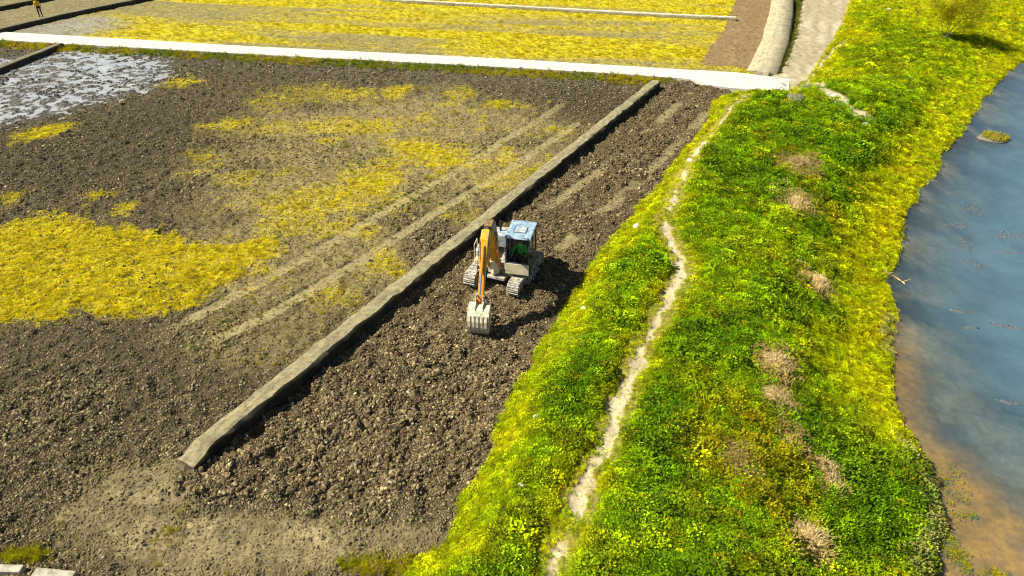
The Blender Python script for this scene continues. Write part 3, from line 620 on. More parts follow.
# ------------------------------------------------------------------ the excavator
TY, HY, BY = math.radians(157.7), math.radians(167.3), math.radians(171.33)
ZG = 0.0
exc = empty('excavator', (MACHINE[0], MACHINE[1], ZG), TY)
tag(exc, 'orange tracked excavator with pale blue cab roof working on the tilled strip', 'excavator')
TW = Matrix.Translation((MACHINE[0], MACHINE[1], ZG)) @ Matrix.Rotation(TY, 4, 'Z')
HW = Matrix.Translation((MACHINE[0], MACHINE[1], ZG)) @ Matrix.Rotation(HY, 4, 'Z')
HL = TW.inverted() @ HW                                            # upper structure, turned a little on its ring
bpos = HW @ Vector((.22, .70, 0))
BL = TW.inverted() @ Matrix.Translation(bpos) @ Matrix.Rotation(BY, 4, 'Z')   # boom plane
# undercarriage
bm = box(NB(), -.72, .72, -.55, .55, .34, .56); box(bm, -.36, .36, -.9, .9, .30, .44); mesh_obj('undercarriage', bm, 'mud_steel', exc, bevel=.03)
shoe_me = None
for sx in (-1, 1):
    cx = sx * .88; R_ = .27; hl = 1.10; zc = .30
    loop = []; Ls = 2 * hl; per = 2 * Ls + 2 * math.pi * R_; NS = 40
    def at_s(s):
        s %= per
        if s < Ls: return (-hl + s, zc + R_, 0.0)
        s -= Ls
        if s < math.pi * R_: a = s / R_; return (hl + math.sin(a) * R_, zc + math.cos(a) * R_, -a)
        s -= math.pi * R_
        if s < Ls: return (hl - s, zc - R_, -math.pi)
        s -= Ls; a = s / R_; return (-hl - math.sin(a) * R_, zc - math.cos(a) * R_, -math.pi - a)
    ring = [at_s(per * k / 64) for k in range(64)]
    bm = NB()
    prof = [(y, z) for y, z, _ in ring]; inner = [(y * .96, zc + (z - zc) * .84) for y, z in prof]
    ra = [[bm.verts.new((cx - .12, *p)) for p in prof], [bm.verts.new((cx + .12, *p)) for p in prof], [bm.verts.new((cx + .12, *p)) for p in inner], [bm.verts.new((cx - .12, *p)) for p in inner]]
    for k in range(64):
        k2 = (k + 1) % 64
        for q in range(4): bm.faces.new((ra[q][k], ra[q][k2], ra[(q + 1) % 4][k2], ra[(q + 1) % 4][k]))
    trk = mesh_obj('track', bm, 'mud_steel', exc)
    bm = box(NB(), cx - .10, cx + .10, -.95, .95, .20, .42); mesh_obj('side_frame', bm, 'mud_steel', trk, bevel=.03)
    for yc, nm, rr in ((hl, 'idler_wheel', .21), (-hl, 'drive_sprocket', .22)):
        bm = rod(NB(), (cx - .15, yc, zc), (cx + .15, yc, zc), rr, n=20); rod(bm, (cx - .17, yc, zc), (cx + .17, yc, zc), rr * .45, n=14); mesh_obj(nm, bm, 'mud_steel', trk)
    for q in range(5):
        yc = -.76 + q * .38; mesh_obj('track_roller', rod(NB(), (cx - .14, yc, .14), (cx + .14, yc, .14), .085, n=12), 'mud_steel', trk)
    if shoe_me is None:
        bm = box(NB(), -.225, .225, -.066, .066, 0, .022); box(bm, -.222, .222, -.05, -.03, .022, .05); box(bm, -.222, .222, .022, .04, .022, .045)
        bmesh.ops.recalc_face_normals(bm, faces=bm.faces); shoe_me = bpy.data.meshes.new('track_shoe'); bm.to_mesh(shoe_me); bm.free(); shoe_me.materials.append(M['mud_steel'])
    for k in range(NS):
        y, z, a = at_s(per * k / NS); s = bpy.data.objects.new('track_shoe', shoe_me); COL.objects.link(s); s.parent = trk
        s.matrix_local = Matrix.Translation((cx, y, z)) @ Matrix.Rotation(a, 4, 'X')
# slew ring and deck
mesh_obj('slew_ring', rod(NB(), (0, 0, .54), (0, 0, .70), .46, n=28), 'dark_boom', exc)
bm = prism(NB(), [(-1.15, .70), (.62, .70), (.80, .74), (.80, .80), (-1.15, .80)], -1.06, 1.04); mesh_obj('deck', bm, 'mud_steel', exc, HL, .02)
# swing bracket holding the boom foot
bm = box(NB(), .02, .42, .45, .86, .58, 1.02); rod(bm, (.22, .78, .52), (.22, .78, 1.06), .12, n=14); mesh_obj('boom_bracket', bm, 'cream', exc, HL, .02)
# counterweight, hood, right side boxes
bm = NB(); pr = [(-1.06, -.72), (-1.06, -.98), (-.8, -1.26), (-.4, -1.38), (.4, -1.38), (.8, -1.26), (1.04, -.98), (1.04, -.72)]
lo = [bm.verts.new((x, y, .72)) for x, y in pr]; hi = [bm.verts.new((x, y, 1.36)) for x, y in pr]
bm.faces.new(lo); bm.faces.new(hi[::-1])
for k in range(len(pr)): bm.faces.new((lo[k], lo[(k + 1) % len(pr)], hi[(k + 1) % len(pr)], hi[k]))
mesh_obj('counterweight', bm, 'yellow', exc, HL, .05)
hood = mesh_obj('engine_hood', prism(NB(), [(-1.0, 1.0), (-.34, 1.0), (-.34, 1.52), (-.44, 1.60), (-.92, 1.58), (-1.12, 1.38)], -1.0, .98), 'pale_blue', exc, HL, .05)
for k in range(6): mesh_obj('vent_slat', box(NB(), .5, .84, -.80 + k * .07, -.765 + k * .07, 1.595, 1.618), 'black', hood, HL)
mesh_obj('exhaust_pipe', rod(NB(), (.30, -.62, 1.55), (.30, -.66, 2.0), .045, .04, 12), 'black', exc, HL)
mesh_obj('tank_box', prism(NB(), [(-.33, .80), (.42, .80), (.42, 1.18), (.30, 1.28), (-.33, 1.30)], .52, 1.02), 'pale_blue', exc, HL, .04)
mesh_obj('tank_cap', rod(NB(), (.78, .05, 1.29), (.78, .05, 1.35), .05, n=12), 'black', exc, HL)
mesh_obj('step_box', box(NB(), .54, 1.0, .45, .74, .80, .98), 'cream', exc, HL, .02)
for k in range(3): mesh_obj('hydraulic_valve', box(NB(), .50 + k * .0, .62, .44 + k * .1, .50 + k * .1, .98, 1.16), 'mud_steel', exc, HL, .01)
for xr in (.56, .98):
    bm = rod(NB(), (xr, .70, .95), (xr, .72, 1.62), .016, n=6); rod(bm, (xr, .72, 1.62), (xr, .30, 1.66), .016, n=6); rod(bm, (xr, .30, 1.66), (xr, .30, 1.26), .016, n=6)
    mesh_obj('handrail', bm, 'cream', exc, HL)
# cab: posts, panels, glass, roof
x0, x1, yb, yf, zb, zt = -1.16, -.27, -.28, 1.02, .76, 2.20
def post(bm, xa, ya, za, xb, yb_, zb_, r=.035): return rod(bm, (xa, ya, za), (xb, yb_, zb_), r, n=6)
bm = NB()
for xx_ in (x0 + .03, x1 - .03):
    post(bm, xx_, yf, 1.2, xx_, yf - .10, zt); post(bm, xx_, yb, .8, xx_, yb, zt); post(bm, xx_, .38, .8, xx_, .36, zt, .03); post(bm, xx_, yb, 1.22, xx_, yf, 1.22, .025)
post(bm, x0, yf, 1.21, x1, yf, 1.21, .03); post(bm, x0, yf - .1, zt - .02, x1, yf - .1, zt - .02, .03)
cab = mesh_obj('cab', bm, 'cab_dark', exc, HL)
mesh_obj('cab_floor', box(NB(), x0, x1, yb, yf, zb, zb + .05), 'cab_dark', cab, HL)
fp = mesh_obj('front_panel', prism(NB(), [(yf - .02, zb - .02), (yf + .03, zb - .02), (yf + .035, 1.19), (yf - .02, 1.19)], x0 + .01, x1 - .01), 'cream', cab, HL, .015); fp['label'] = 'cream lower front panel smeared with mud'
mesh_obj('back_panel', box(NB(), x0 + .02, x1 - .02, yb - .03, yb, zb, 1.5), 'cab_dark', cab, HL)
door = mesh_obj('door', box(NB(), x0 - .012, x0 + .012, yb + .05, .92, zb + .04, 1.2), 'cab_dark', cab, HL, .01)
mesh_obj('side_panel', box(NB(), x1 - .012, x1 + .012, yb + .03, .95, zb + .04, 1.2), 'cab_dark', cab, HL, .01)
def pane(name, a, b, c, d, th):
    bm = NB(); A = [bm.verts.new(p) for p in (a, b, c, d)]; B = [bm.verts.new(Vector(p) + Vector(th)) for p in (a, b, c, d)]
    bm.faces.new(A); bm.faces.new(B[::-1])
    for k in range(4): bm.faces.new((A[k], B[k], B[(k + 1) % 4], A[(k + 1) % 4]))
    return mesh_obj(name, bm, 'glass', cab, HL)
pane('windshield', (x0 + .06, yf, 1.24), (x1 - .06, yf, 1.24), (x1 - .06, yf - .09, zt - .05), (x0 + .06, yf - .09, zt - .05), (0, .006, 0))
for xs_, t in ((x0 + .03, -.006), (x1 - .03, .006)):
    pane('side_window', (xs_, .42, 1.25), (xs_, yf - .04, 1.25), (xs_, yf - .13, zt - .05), (xs_, .40, zt - .05), (t, 0, 0))
    pane('side_window', (xs_, yb + .05, 1.25), (xs_, .34, 1.25), (xs_, .32, zt - .05), (xs_, yb + .05, zt - .05), (t, 0, 0))
pane('rear_window', (x0 + .06, yb, 1.52), (x1 - .06, yb, 1.52), (x1 - .06, yb, zt - .05), (x0 + .06, yb, zt - .05), (0, -.006, 0))
roof = mesh_obj('roof', prism(NB(), [(yb - .05, zt), (yf - .02, zt), (yf + .03, zt + .015), (yf - .01, zt + .055), (yf - .2, zt + .075), (yb, zt + .085), (yb - .06, zt + .05)], x0 - .03, x1 + .03), 'roof_blue', cab, HL, .03)
rp = mesh_obj('roof_hatch', box(NB(), x0 + .24, x1 - .24, .22, .62, zt + .078, zt + .10), 'pale_blue', roof if False else cab, HL, .012); rp['label'] = 'pale hatch in the blue roof'
mesh_obj('hatch_frame', box(NB(), x0 + .20, x1 - .20, .18, .66, zt + .068, zt + .088), 'cab_dark', cab, HL, .01)
for xm in (x0 + .12, x1 - .12): mesh_obj('work_light', rod(NB(), (xm, yf - .04, zt + .10), (xm, yf + .05, zt + .09), .05, .055, 12), 'lamp', cab, HL)
bm = rod(NB(), (x0, yf - .05, 1.5), (x0 - .12, yf + .06, 1.62), .012, n=6); box(bm, x0 - .2, x0 - .06, yf + .05, yf + .08, 1.56, 1.84); mesh_obj('mirror', bm, 'black', cab, HL)
bm = rod(NB(), (x1, yf - .05, 1.5), (x1 + .06, yf + .08, 1.56), .012, n=6); rod(bm, (x1 + .02, yf - .02, .9), (x1 + .02, yf - .02, 1.8), .014, n=6); mesh_obj('handrail', bm, 'cream', cab, HL)
seat = box(NB(), -.95, -.49, .12, .56, 1.08, 1.18); box(seat, -.94, -.50, .02, .13, 1.14, 1.66); box(seat, -.85, -.59, .16, .5, .80, 1.08); mesh_obj('seat', seat, 'black', cab, HL, .03)
for xl in (-1.0, -.44): mesh_obj('control_lever', rod(rod(NB(), (xl, .60, .82), (xl, .62, 1.38), .014, n=6), (xl, .62, 1.36), (xl, .63, 1.46), .022, n=8), 'black', cab, HL)
# boom: gooseneck girder from the foot over the top to the tip
boom = mesh_obj('boom', beam(NB(), [(-.02, .98, .20), (.16, 1.5, .27), (.34, 2.1, .31), (.50, 2.55, .34), (.82, 2.84, .34), (1.25, 2.86, .27), (1.72, 2.72, .18)], .24), 'yellow', exc, BL, .02)
mesh_obj('worn_plate', beam(NB(), [(.22, 1.95, .36), (.38, 2.42, .41), (.52, 2.68, .42), (.82, 2.93, .42), (1.22, 2.96, .32)], .27), 'dark_boom', boom, BL, .02)
for sx in (-.17, .17): mesh_obj('pin', rod(NB(), (sx - .03, .46, 2.42), (sx + .03, .46, 2.42), .07, n=12), 'mud_steel', boom, BL)
mesh_obj('pin', rod(NB(), (-.17, 1.72, 2.72), (.17, 1.72, 2.72), .06, n=12), 'mud_steel', boom, BL)
for sx in (-.2, .2):
    cy = mesh_obj('boom_cylinder', rod(NB(), (sx, .14, .86), (sx, .38, 1.72), .058, n=12), 'orange', exc, BL)
    mesh_obj('piston_rod', rod(NB(), (sx, .38, 1.72), (sx, .50, 2.42), .032, n=10), 'chrome', cy, BL)
for sx in (-.06, 0, .06):
    bm = NB(); pts = [(.0, 1.15), (.05, 1.7), (.22, 2.35), (.48, 2.86), (.85, 3.10), (1.3, 3.1), (1.62, 2.98)]
    for a, b in zip(pts[:-1], pts[1:]): rod(bm, (sx, *a), (sx, *b), .018, n=6)
    mesh_obj('hydraulic_hose', bm, 'black', exc, BL)
cy = mesh_obj('arm_cylinder', rod(NB(), (0, .62, 3.05), (0, 1.25, 3.08), .062, n=12), 'dark_boom', exc, BL); mesh_obj('piston_rod', rod(NB(), (0, 1.25, 3.08), (0, 1.58, 3.07), .034, n=10), 'chrome', cy, BL)
# arm (dipper), hanging forward and down
arm = mesh_obj('arm', beam(NB(), [(1.56, 3.10, .14), (1.74, 2.78, .32), (1.98, 2.36, .32), (2.40, 1.68, .24), (2.86, .98, .15)], .20), 'orange', exc, BL, .02)
mesh_obj('arm_bracket', beam(NB(), [(1.52, 3.14, .10), (1.72, 2.84, .38), (2.0, 2.36, .36), (2.12, 2.16, .28)], .27), 'yellow', arm, BL, .02)
cy = mesh_obj('bucket_cylinder', rod(NB(), (.0, 1.98, 2.76), (.0, 2.46, 2.0), .058, n=12), 'orange', exc, BL); mesh_obj('piston_rod', rod(NB(), (0, 2.46, 2.0), (0, 2.86, 1.36), .034, n=10), 'chrome', cy, BL)
for sx in (-.12, .12):
    bm = rod(NB(), (sx, 2.66, 1.26), (sx, 2.90, 1.34), .035, n=8); rod(bm, (sx, 2.90, 1.34), (sx, 3.02, 1.0), .035, n=8); mesh_obj('bucket_link', bm, 'mud_steel', exc, BL)
for sx in (-.15, .15):
    bm = NB(); pts = [(1.66, 3.05), (1.92, 2.9), (2.2, 2.45), (2.5, 1.95)]
    for a, b in zip(pts[:-1], pts[1:]): rod(bm, (sx, *a), (sx, *b), .014, n=6)
    mesh_obj('hydraulic_hose', bm, 'black', exc, BL)
# bucket: curved back plate, two cheeks, ears, wear strips, five teeth
bw = .355
back = [(2.80, 1.02), (2.98, 1.05), (3.16, .96), (3.30, .80), (3.38, .60), (3.40, .40), (3.36, .22), (3.28, .08)]
inn = [(y - .03, z - .01) for y, z in back]
bm = NB()
def sheet(bm, P_, Q_, xa, xb):
    a = [bm.verts.new((xa, *p)) for p in P_]; b = [bm.verts.new((xb, *p)) for p in P_]; c = [bm.verts.new((xa, *p)) for p in Q_]; d_ = [bm.verts.new((xb, *p)) for p in Q_]
    for k in range(len(P_) - 1):
        bm.faces.new((a[k], b[k], b[k + 1], a[k + 1])); bm.faces.new((c[k], c[k + 1], d_[k + 1], d_[k])); bm.faces.new((a[k], a[k + 1], c[k + 1], c[k])); bm.faces.new((b[k], d_[k], d_[k + 1], b[k + 1]))
    bm.faces.new((a[0], c[0], d_[0], b[0])); bm.faces.new((a[-1], b[-1], d_[-1], c[-1]))
sheet(bm, back, inn, -bw, bw)
for sx in (-bw, bw): prism(bm, back + [(3.08, .16), (2.84, .52), (2.74, .92)], sx - .014, sx + .014)
bucket = mesh_obj('bucket', bm, 'worn_steel', exc, BL)
for sx in (-.13, .13): mesh_obj('ear', prism(NB(), [(2.74, .92), (2.80, 1.16), (2.94, 1.24), (3.06, 1.10), (3.20, .96), (3.0, 1.0)], sx - .02, sx + .02), 'worn_steel', bucket, BL)
for k in range(5):
    xw = -.284 + k * .142; P_ = [(y + .03, z + .008) for y, z in back[3:]]; bm = NB(); sheet(bm, P_, [(y + .002, z) for y, z in back[3:]], xw - .03, xw + .03); mesh_obj('wear_strip', bm, 'worn_steel', bucket, BL)
for k in range(5):
    xw = -.30 + k * .15; bm = prism(NB(), [(3.36, .20), (3.30, .20), (3.18, -.06), (3.21, -.06)], xw - .04, xw + .04); mesh_obj('tooth', bm, 'mud_steel', bucket, BL)

# ------------------------------------------------------------------ people
def person(name, label, J, E_, loc, rz, cloth, face_dir, hat=None):
    """J joint -> (pos, radius, cloth key); one skinned surface, then cloth by nearest joint"""
    keys = list(J); ix = {k: q for q, k in enumerate(keys)}
    me = bpy.data.meshes.new(name); me.from_pydata([J[k][0] for k in keys], [(ix[a], ix[b]) for a, b in E_], [])
    o = bpy.data.objects.new(name, me); COL.objects.link(o)
    sm = o.modifiers.new('skin', 'SKIN'); sm.use_smooth_shade = True
    for k in keys: sv = me.skin_vertices[0].data[ix[k]]; sv.radius = (J[k][1],) * 2; sv.use_root = (k == 'pelvis')
    o.modifiers.new('sub', 'SUBSURF').levels = 1; o.modifiers['sub'].render_levels = 1
    dg = bpy.context.evaluated_depsgraph_get(); ev = bpy.data.meshes.new_from_object(o.evaluated_get(dg)); bpy.data.objects.remove(o)
    # head with nose, ears and chin joined into the body mesh
    bm = bmesh.new(); bm.from_mesh(ev); hp = Vector(J['head'][0]); nb = len(bm.verts)
    hm = Matrix.Translation(hp) @ Matrix.Rotation(face_dir, 4, 'Z')
    r_ = bmesh.ops.create_uvsphere(bm, u_segments=14, v_segments=10, radius=1, matrix=Matrix.Identity(4))
    for v in r_['verts']:
        c = v.co.copy(); c = Vector((c.x * .075, c.y * .095, c.z * .115))
        if c.y > .085 and abs(c.z) < .03: c.y += .02
        if c.z < -.05: c.x *= .8
        v.co = hm @ c
    for sx in (-1, 1):
        for v in bmesh.ops.create_icosphere(bm, subdivisions=1, radius=1)['verts']: v.co = hm @ Vector((sx * .078 + v.co.x * .012, v.co.y * .022, v.co.z * .032))
        for v in bmesh.ops.create_icosphere(bm, subdivisions=1, radius=1)['verts']: v.co = hm @ Vector((sx * .03 + v.co.x * .014, .088 + v.co.y * .008, .012 + v.co.z * .01))
    bm.to_mesh(ev); bm.free()
    slots = ['skin', 'hair', cloth[0], cloth[1]]
    ob = new_obj(name, ev); ev.materials.clear()
    for s in slots: ev.materials.append(M[s])
    JP = np.array([J[k][0] for k in keys]); JC = [J[k][2] for k in keys]
    for p in ev.polygons:
        c = np.array(p.center); q = JC[int(np.argmin(((JP - c) ** 2).sum(1)))]
        if q == 'skin' and (Vector(c) - hp).length < .16:
            lc = hm.inverted() @ Vector(c); q = 'hair' if (lc.z > .045 or (lc.y < -.02 and lc.z > -.05)) else 'skin'
            if abs(abs(lc.x) - .03) < .016 and lc.y > .093 and abs(lc.z - .012) < .012: q = 'hair'
        p.material_index = slots.index(q); p.use_smooth = True
    ob.location = loc; ob.rotation_euler = (0, 0, rz)
    return tag(ob, label, 'person')
def hand(J, E_, wrist, s, dv, side, key='skin'):
    w0 = Vector(J[wrist][0]); dv = Vector(dv).normalized(); side = Vector(side).normalized(); nrm = dv.cross(side)
    J[wrist + 'palm'] = (tuple(w0 + dv * .06 * s), .024 * s, key); E_.append((wrist, wrist + 'palm'))
    for f in range(4):
        o_ = (f - 1.5) * .021 * s; L = (.062, .075, .07, .055)[f] * s
        a = w0 + dv * (.095 * s) + side * o_; b = a + dv * L * .55 - nrm * .008 * s; c = b + dv * L * .4 - nrm * .022 * s
        for q, (nm, p, r) in enumerate((('a', a, .0095), ('b', b, .0085), ('c', c, .007))):
            J[f'{wrist}f{f}{nm}'] = (tuple(p), r * s, key)
        E_ += [(wrist + 'palm', f'{wrist}f{f}a'), (f'{wrist}f{f}a', f'{wrist}f{f}b'), (f'{wrist}f{f}b', f'{wrist}f{f}c')]
    a = w0 + dv * .045 * s + side * .045 * s; b = a + dv * .05 * s + side * .018 * s
    J[wrist + 't1'] = (tuple(a), .0105 * s, key); J[wrist + 't2'] = (tuple(b), .008 * s, key); E_ += [(wrist + 'palm', wrist + 't1'), (wrist + 't1', wrist + 't2')]
BE = [('pelvis', 'waist'), ('waist', 'chest'), ('chest', 'neck0'), ('neck0', 'neck'), ('neck', 'head')]
for s in 'LR': BE += [('chest', 'sh' + s), ('sh' + s, 'el' + s), ('el' + s, 'wr' + s), ('pelvis', 'hip' + s), ('hip' + s, 'kn' + s), ('kn' + s, 'an' + s), ('an' + s, 'toe' + s)]
A_, B_ = 'yellow_cloth', 'dark_cloth'
J = dict(pelvis=((0, 0, .93), .14, B_), waist=((0, .01, 1.08), .135, A_), chest=((0, .02, 1.30), .155, A_), neck0=((0, .02, 1.42), .075, A_), neck=((0, .03, 1.48), .052, 'skin'), head=((0, .05, 1.585), .06, 'skin'))
for s, q in (('L', -1), ('R', 1)):
    J['sh' + s] = ((q * .185, .02, 1.36), .068, A_); J['el' + s] = ((q * .25, .0 + .06 * (q > 0), 1.09), .05, A_); J['wr' + s] = ((q * .235, .12 + .10 * (q > 0), .87 + .08 * (q > 0)), .034, A_)
    J['hip' + s] = ((q * .095, 0, .86), .105, B_); J['kn' + s] = ((q * .11, .04 + .08 * (q > 0), .48), .068, B_); J['an' + s] = ((q * .12, -.02 + .06 * (q > 0), .075), .045, B_); J['toe' + s] = ((q * .13, .14 + .06 * (q > 0), .04), .038, B_)
E2 = list(BE)
for s, q in (('L', -1), ('R', 1)): hand(J, E2, 'wr' + s, 1.0, (0, .25, -.95), (0, 1, .1))
px_, py_ = g(41.5, 17)
pz = ground_z(px_, py_)
person('person', 'person in a yellow top and dark trousers standing on the far field', J, E2, (px_, py_, pz - .01), math.radians(200), (A_, B_), 0.1)
# operator on the seat: local frame of the upper structure
A_, B_ = 'green_cloth', 'dark_cloth'
J = dict(pelvis=((0, .0, .10), .135, B_), waist=((0, .0, .24), .135, A_), chest=((0, .05, .44), .15, A_), neck0=((0, .06, .56), .072, A_), neck=((0, .08, .61), .05, 'skin'), head=((0, .11, .70), .06, 'skin'))
for s, q in (('L', -1), ('R', 1)):
    J['sh' + s] = ((q * .18, .06, .50), .066, A_); J['el' + s] = ((q * .25, .16, .27), .048, A_); J['wr' + s] = ((q * .27, .38, .25), .033, 'skin')
    J['hip' + s] = ((q * .09, .04, .09), .10, B_); J['kn' + s] = ((q * .13, .44, .11), .066, B_); J['an' + s] = ((q * .13, .50, -.28), .045, B_); J['toe' + s] = ((q * .14, .64, -.315), .036, B_)
E2 = list(BE)
for s, q in (('L', -1), ('R', 1)): hand(J, E2, 'wr' + s, .95, (0, .9, -.1), (-q, 0, .2))
op = HW @ Vector((-.72, .40, 1.16))
person('person', 'person in a bright green top sitting at the controls inside the excavator cab', J, E2, op, HY, (A_, B_), 0.0)

# ------------------------------------------------------------------ stones, rubble, slabs
def rock(name, label, cat, px, py, zg, size, mat, seed, group=None, flat=.6, sub=2):
    r = random.Random(seed); bm = bmesh.new(); bmesh.ops.create_icosphere(bm, subdivisions=sub, radius=1)
    ax = [(Vector((r.gauss(0, 1), r.gauss(0, 1), r.gauss(0, 1))).normalized(), r.uniform(.62, .92)) for _ in range(9)]
    for v in bm.verts:
        for n_, d_ in ax:
            e = v.co.dot(n_) - d_
            if e > 0: v.co -= n_ * e * .85
        v.co *= r.uniform(.95, 1.05); v.co = Vector((v.co.x * size[0], v.co.y * size[1], v.co.z * size[0] * flat))
    x, y = g(px, py, zg); z = ground_z(x, y)
    o = mesh_obj(name, bm, mat); o.location = (x, y, z + size[0] * flat * .3); o.rotation_euler = (0, 0, r.uniform(0, 6)); return tag(o, label, cat, group)
rock('stone', 'pale stone on the grassy slope right of the excavator', 'stone', 585, 311, .5, (.17, .13), 'stone', 1)
rock('stone', 'upright pale stone on the slope edge above the excavator shadow', 'stone', 637, 227, .5, (.16, .2), 'stone', 2, flat=1.0)
rock('stone', 'small pale stone beside the footpath halfway up the tilled strip', 'stone', 691, 156, .7, (.2, .15), 'stone', 3)
rock('stone', 'white stone lying in the grass near the top right', 'stone', 888, 10, .3, (.34, .26), 'stone', 4)
rock('stone', 'pale stone at the lower edge of the yellow slope', 'stone', 536, 422, .5, (.12, .09), 'stone', 5)
rock('stone', 'small tan stone by the slope edge left of the footpath', 'stone', 522, 489, .6, (.13, .10), 'stone', 6, flat=.4)
rock('stone', 'white stone lying on the tilled soil in front of the excavator', 'stone', 408, 393, 0, (.09, .05), 'stone', 7)
rb = [(826, 101, .22), (831, 104, .30), (834, 109, .26), (838, 113, .2), (829, 107, .2), (846, 119, .17), (851, 123, .2), (857, 127, .28), (863, 131, .24), (861, 127, .2), (853, 129, .16)]
rl = ['topmost pale chunk of the rubble heap by the road end', 'largest white chunk near the top of the rubble trail', 'white chunk below the largest one in the rubble trail', 'pale chunk in the upper bend of the rubble trail', 'left edge chunk of the upper rubble heap',
      'small pale chunk in the middle of the rubble trail', 'pale chunk just above the lower rubble heap', 'largest white chunk of the lower rubble heap', 'lowest right chunk at the end of the rubble trail', 'pale chunk right above the lower rubble heap end', 'left chunk of the lower rubble heap']
for k, ((a, b, s), l) in enumerate(zip(rb, rl)): rock('rubble_chunk', l, 'rubble', a, b, .3, (s * 1.35, s), 'stone', 20 + k, 'rubble trail in the grass', .5)
rock('soil_heap', 'grey heap of bare soil in the grass below the road end', 'soil heap', 793, 108, .3, (.75, .6), 'grey_earth', 50, flat=.45, sub=3)
rock('soil_heap', 'dark lump standing in for the hole beside the grey heap below the road end', 'soil heap', 785, 104, .3, (.3, .25), 'dark_slab', 51, flat=.4, sub=2)  # solid dark lump added in place of the dark hole by the heap
def slab(name, label, cat, quad, z, th, mat, dx=0.0):
    bm = NB(); P_ = [g(a, b, z) for a, b in quad]; A = [bm.verts.new((*p, z)) for p in P_]; B = [bm.verts.new((*p, z - th)) for p in P_]
    bm.faces.new(A); bm.faces.new(B[::-1])
    for k in range(4): bm.faces.new((A[k], B[k], B[(k + 1) % 4], A[(k + 1) % 4]))
    return tag(mesh_obj(name, bm, mat, bevel=.015), label, cat)
slab('concrete_slab', 'pale concrete slab in the bottom left corner, left of the gap', 'slab', [(-40, 563), (24, 564.5), (19, 572), (-44, 571)], .12, .5, 'old_concrete')
slab('concrete_slab', 'pale concrete slab half buried in soil, right of the gap in the bottom left corner', 'slab', [(37, 567), (76, 571), (69, 582), (29, 578)], .12, .5, 'old_concrete')
slab('concrete_slab', 'dark grey slab lying past the end of the white road', 'slab', [(802, 84), (812, 83.5), (836, 89), (828, 91.5)], .42, .5, 'dark_slab')
slab('culvert_headwall', 'small concrete headwall where the ditch meets the white road', 'headwall', [(758, 68.5), (770, 70.5), (769, 72.5), (757, 70.5)], .30, .7, 'old_concrete')

# ------------------------------------------------------------------ dry clumps, twigs, weed mats, islet, tree
def dry_clump(label, px, py, zg, rad, h, seed, n=240, lean=1.2, mat='straw', name='dry_grass_clump'):
    """matted straw: many thin stalks fallen over mostly one way"""
    r = random.Random(seed); Vp, Fp = [], []; way = r.uniform(-.6, 1.2); n = int(n * 2.0); rad *= 1.1; h *= .9
    for _ in range(n):
        a = r.uniform(0, 6.283); q = abs(r.gauss(0, .55)) * rad; p = Vector((math.cos(a) * q * 1.15, math.sin(a) * q * .8, r.uniform(0, h * .35) * max(0, 1 - q / rad)))
        b = way + r.gauss(0, .75); ln = r.uniform(.5, 1.0) * lean; L = h * r.uniform(.35, 1.0)
        t1 = p + Vector((math.cos(b) * ln * .45, math.sin(b) * ln * .45, .42)) * L; t2 = p + Vector((math.cos(b) * ln, math.sin(b) * ln, r.uniform(.05, .35))) * L; sd = Vector((-math.sin(b), math.cos(b), r.uniform(-.6, .6))) * .0045
        k = len(Vp); Vp += [p - sd, p + sd, t1 + sd, t1 - sd, t2 + sd * .3, t2 - sd * .3]; Fp += [[k, k + 1, k + 2, k + 3], [k + 3, k + 2, k + 4, k + 5]]
    x, y = g(px, py, zg); z = ground_z(x, y)
    o = new_obj(name, np_mesh(name, np.array([v[:] for v in Vp]), np.array(Fp)), M[mat]); o.location = (x, y, z + .05); o.rotation_euler = (0, 0, r.uniform(-.7, 1.9)); o.scale = (r.uniform(.7, 1.0), r.uniform(1.0, 1.5), 1); return tag(o, label, 'dry grass', 'dry grass clumps on the levee')
dry_clump('tan dry grass clump on the levee, upper of the close pair', 773, 372, .55, .42, .62, 1, 420)
dry_clump('greyish dry grass clump directly below another on the levee', 776, 404, .5, .42, .55, 2, 420)
dry_clump('flattened straw coloured clump near the shore, lower right of the levee', 826, 470, .3, .42, .45, 3, 360)
dry_clump('straw coloured dry clump at the bottom of the levee', 806, 540, .4, .40, .5, 4, 300)
dry_clump('wispy dry clump beside the dark bushes on the levee slope', 816, 286, .3, .42, .75, 5, 220, .8)
dry_clump('pale dry stalks among green herbs, level with the excavator cab', 793, 212, .5, .5, .8, 6, 300, .7)
dry_clump('faint dry stalks in the herbs below the grey soil heap', 797, 172, .5, .7, .8, 7, 280, .7)
def twig(label, pts, seed):
    bm = NB(); r = random.Random(seed)
    P_ = [Vector((*g(a, b, z), z)) for a, b, z in pts]
    for k, (a, b) in enumerate(zip(P_[:-1], P_[1:])):
        rod(bm, a, b, .03 - .006 * k, .025 - .006 * k, 6)
        for _ in range(3):
            t = r.random(); p = a.lerp(b, t); rod(bm, p, p + Vector((r.uniform(-.35, .45), r.uniform(-.4, .3), r.uniform(.02, .22))), .014, .006, 5)
    return tag(mesh_obj('dead_branch', bm, 'straw'), label, 'branch')
twig('dead pale branch reaching from the bank into the water', [(886, 272, -.45), (897, 278, -.68), (905, 284, -.73)], 3)
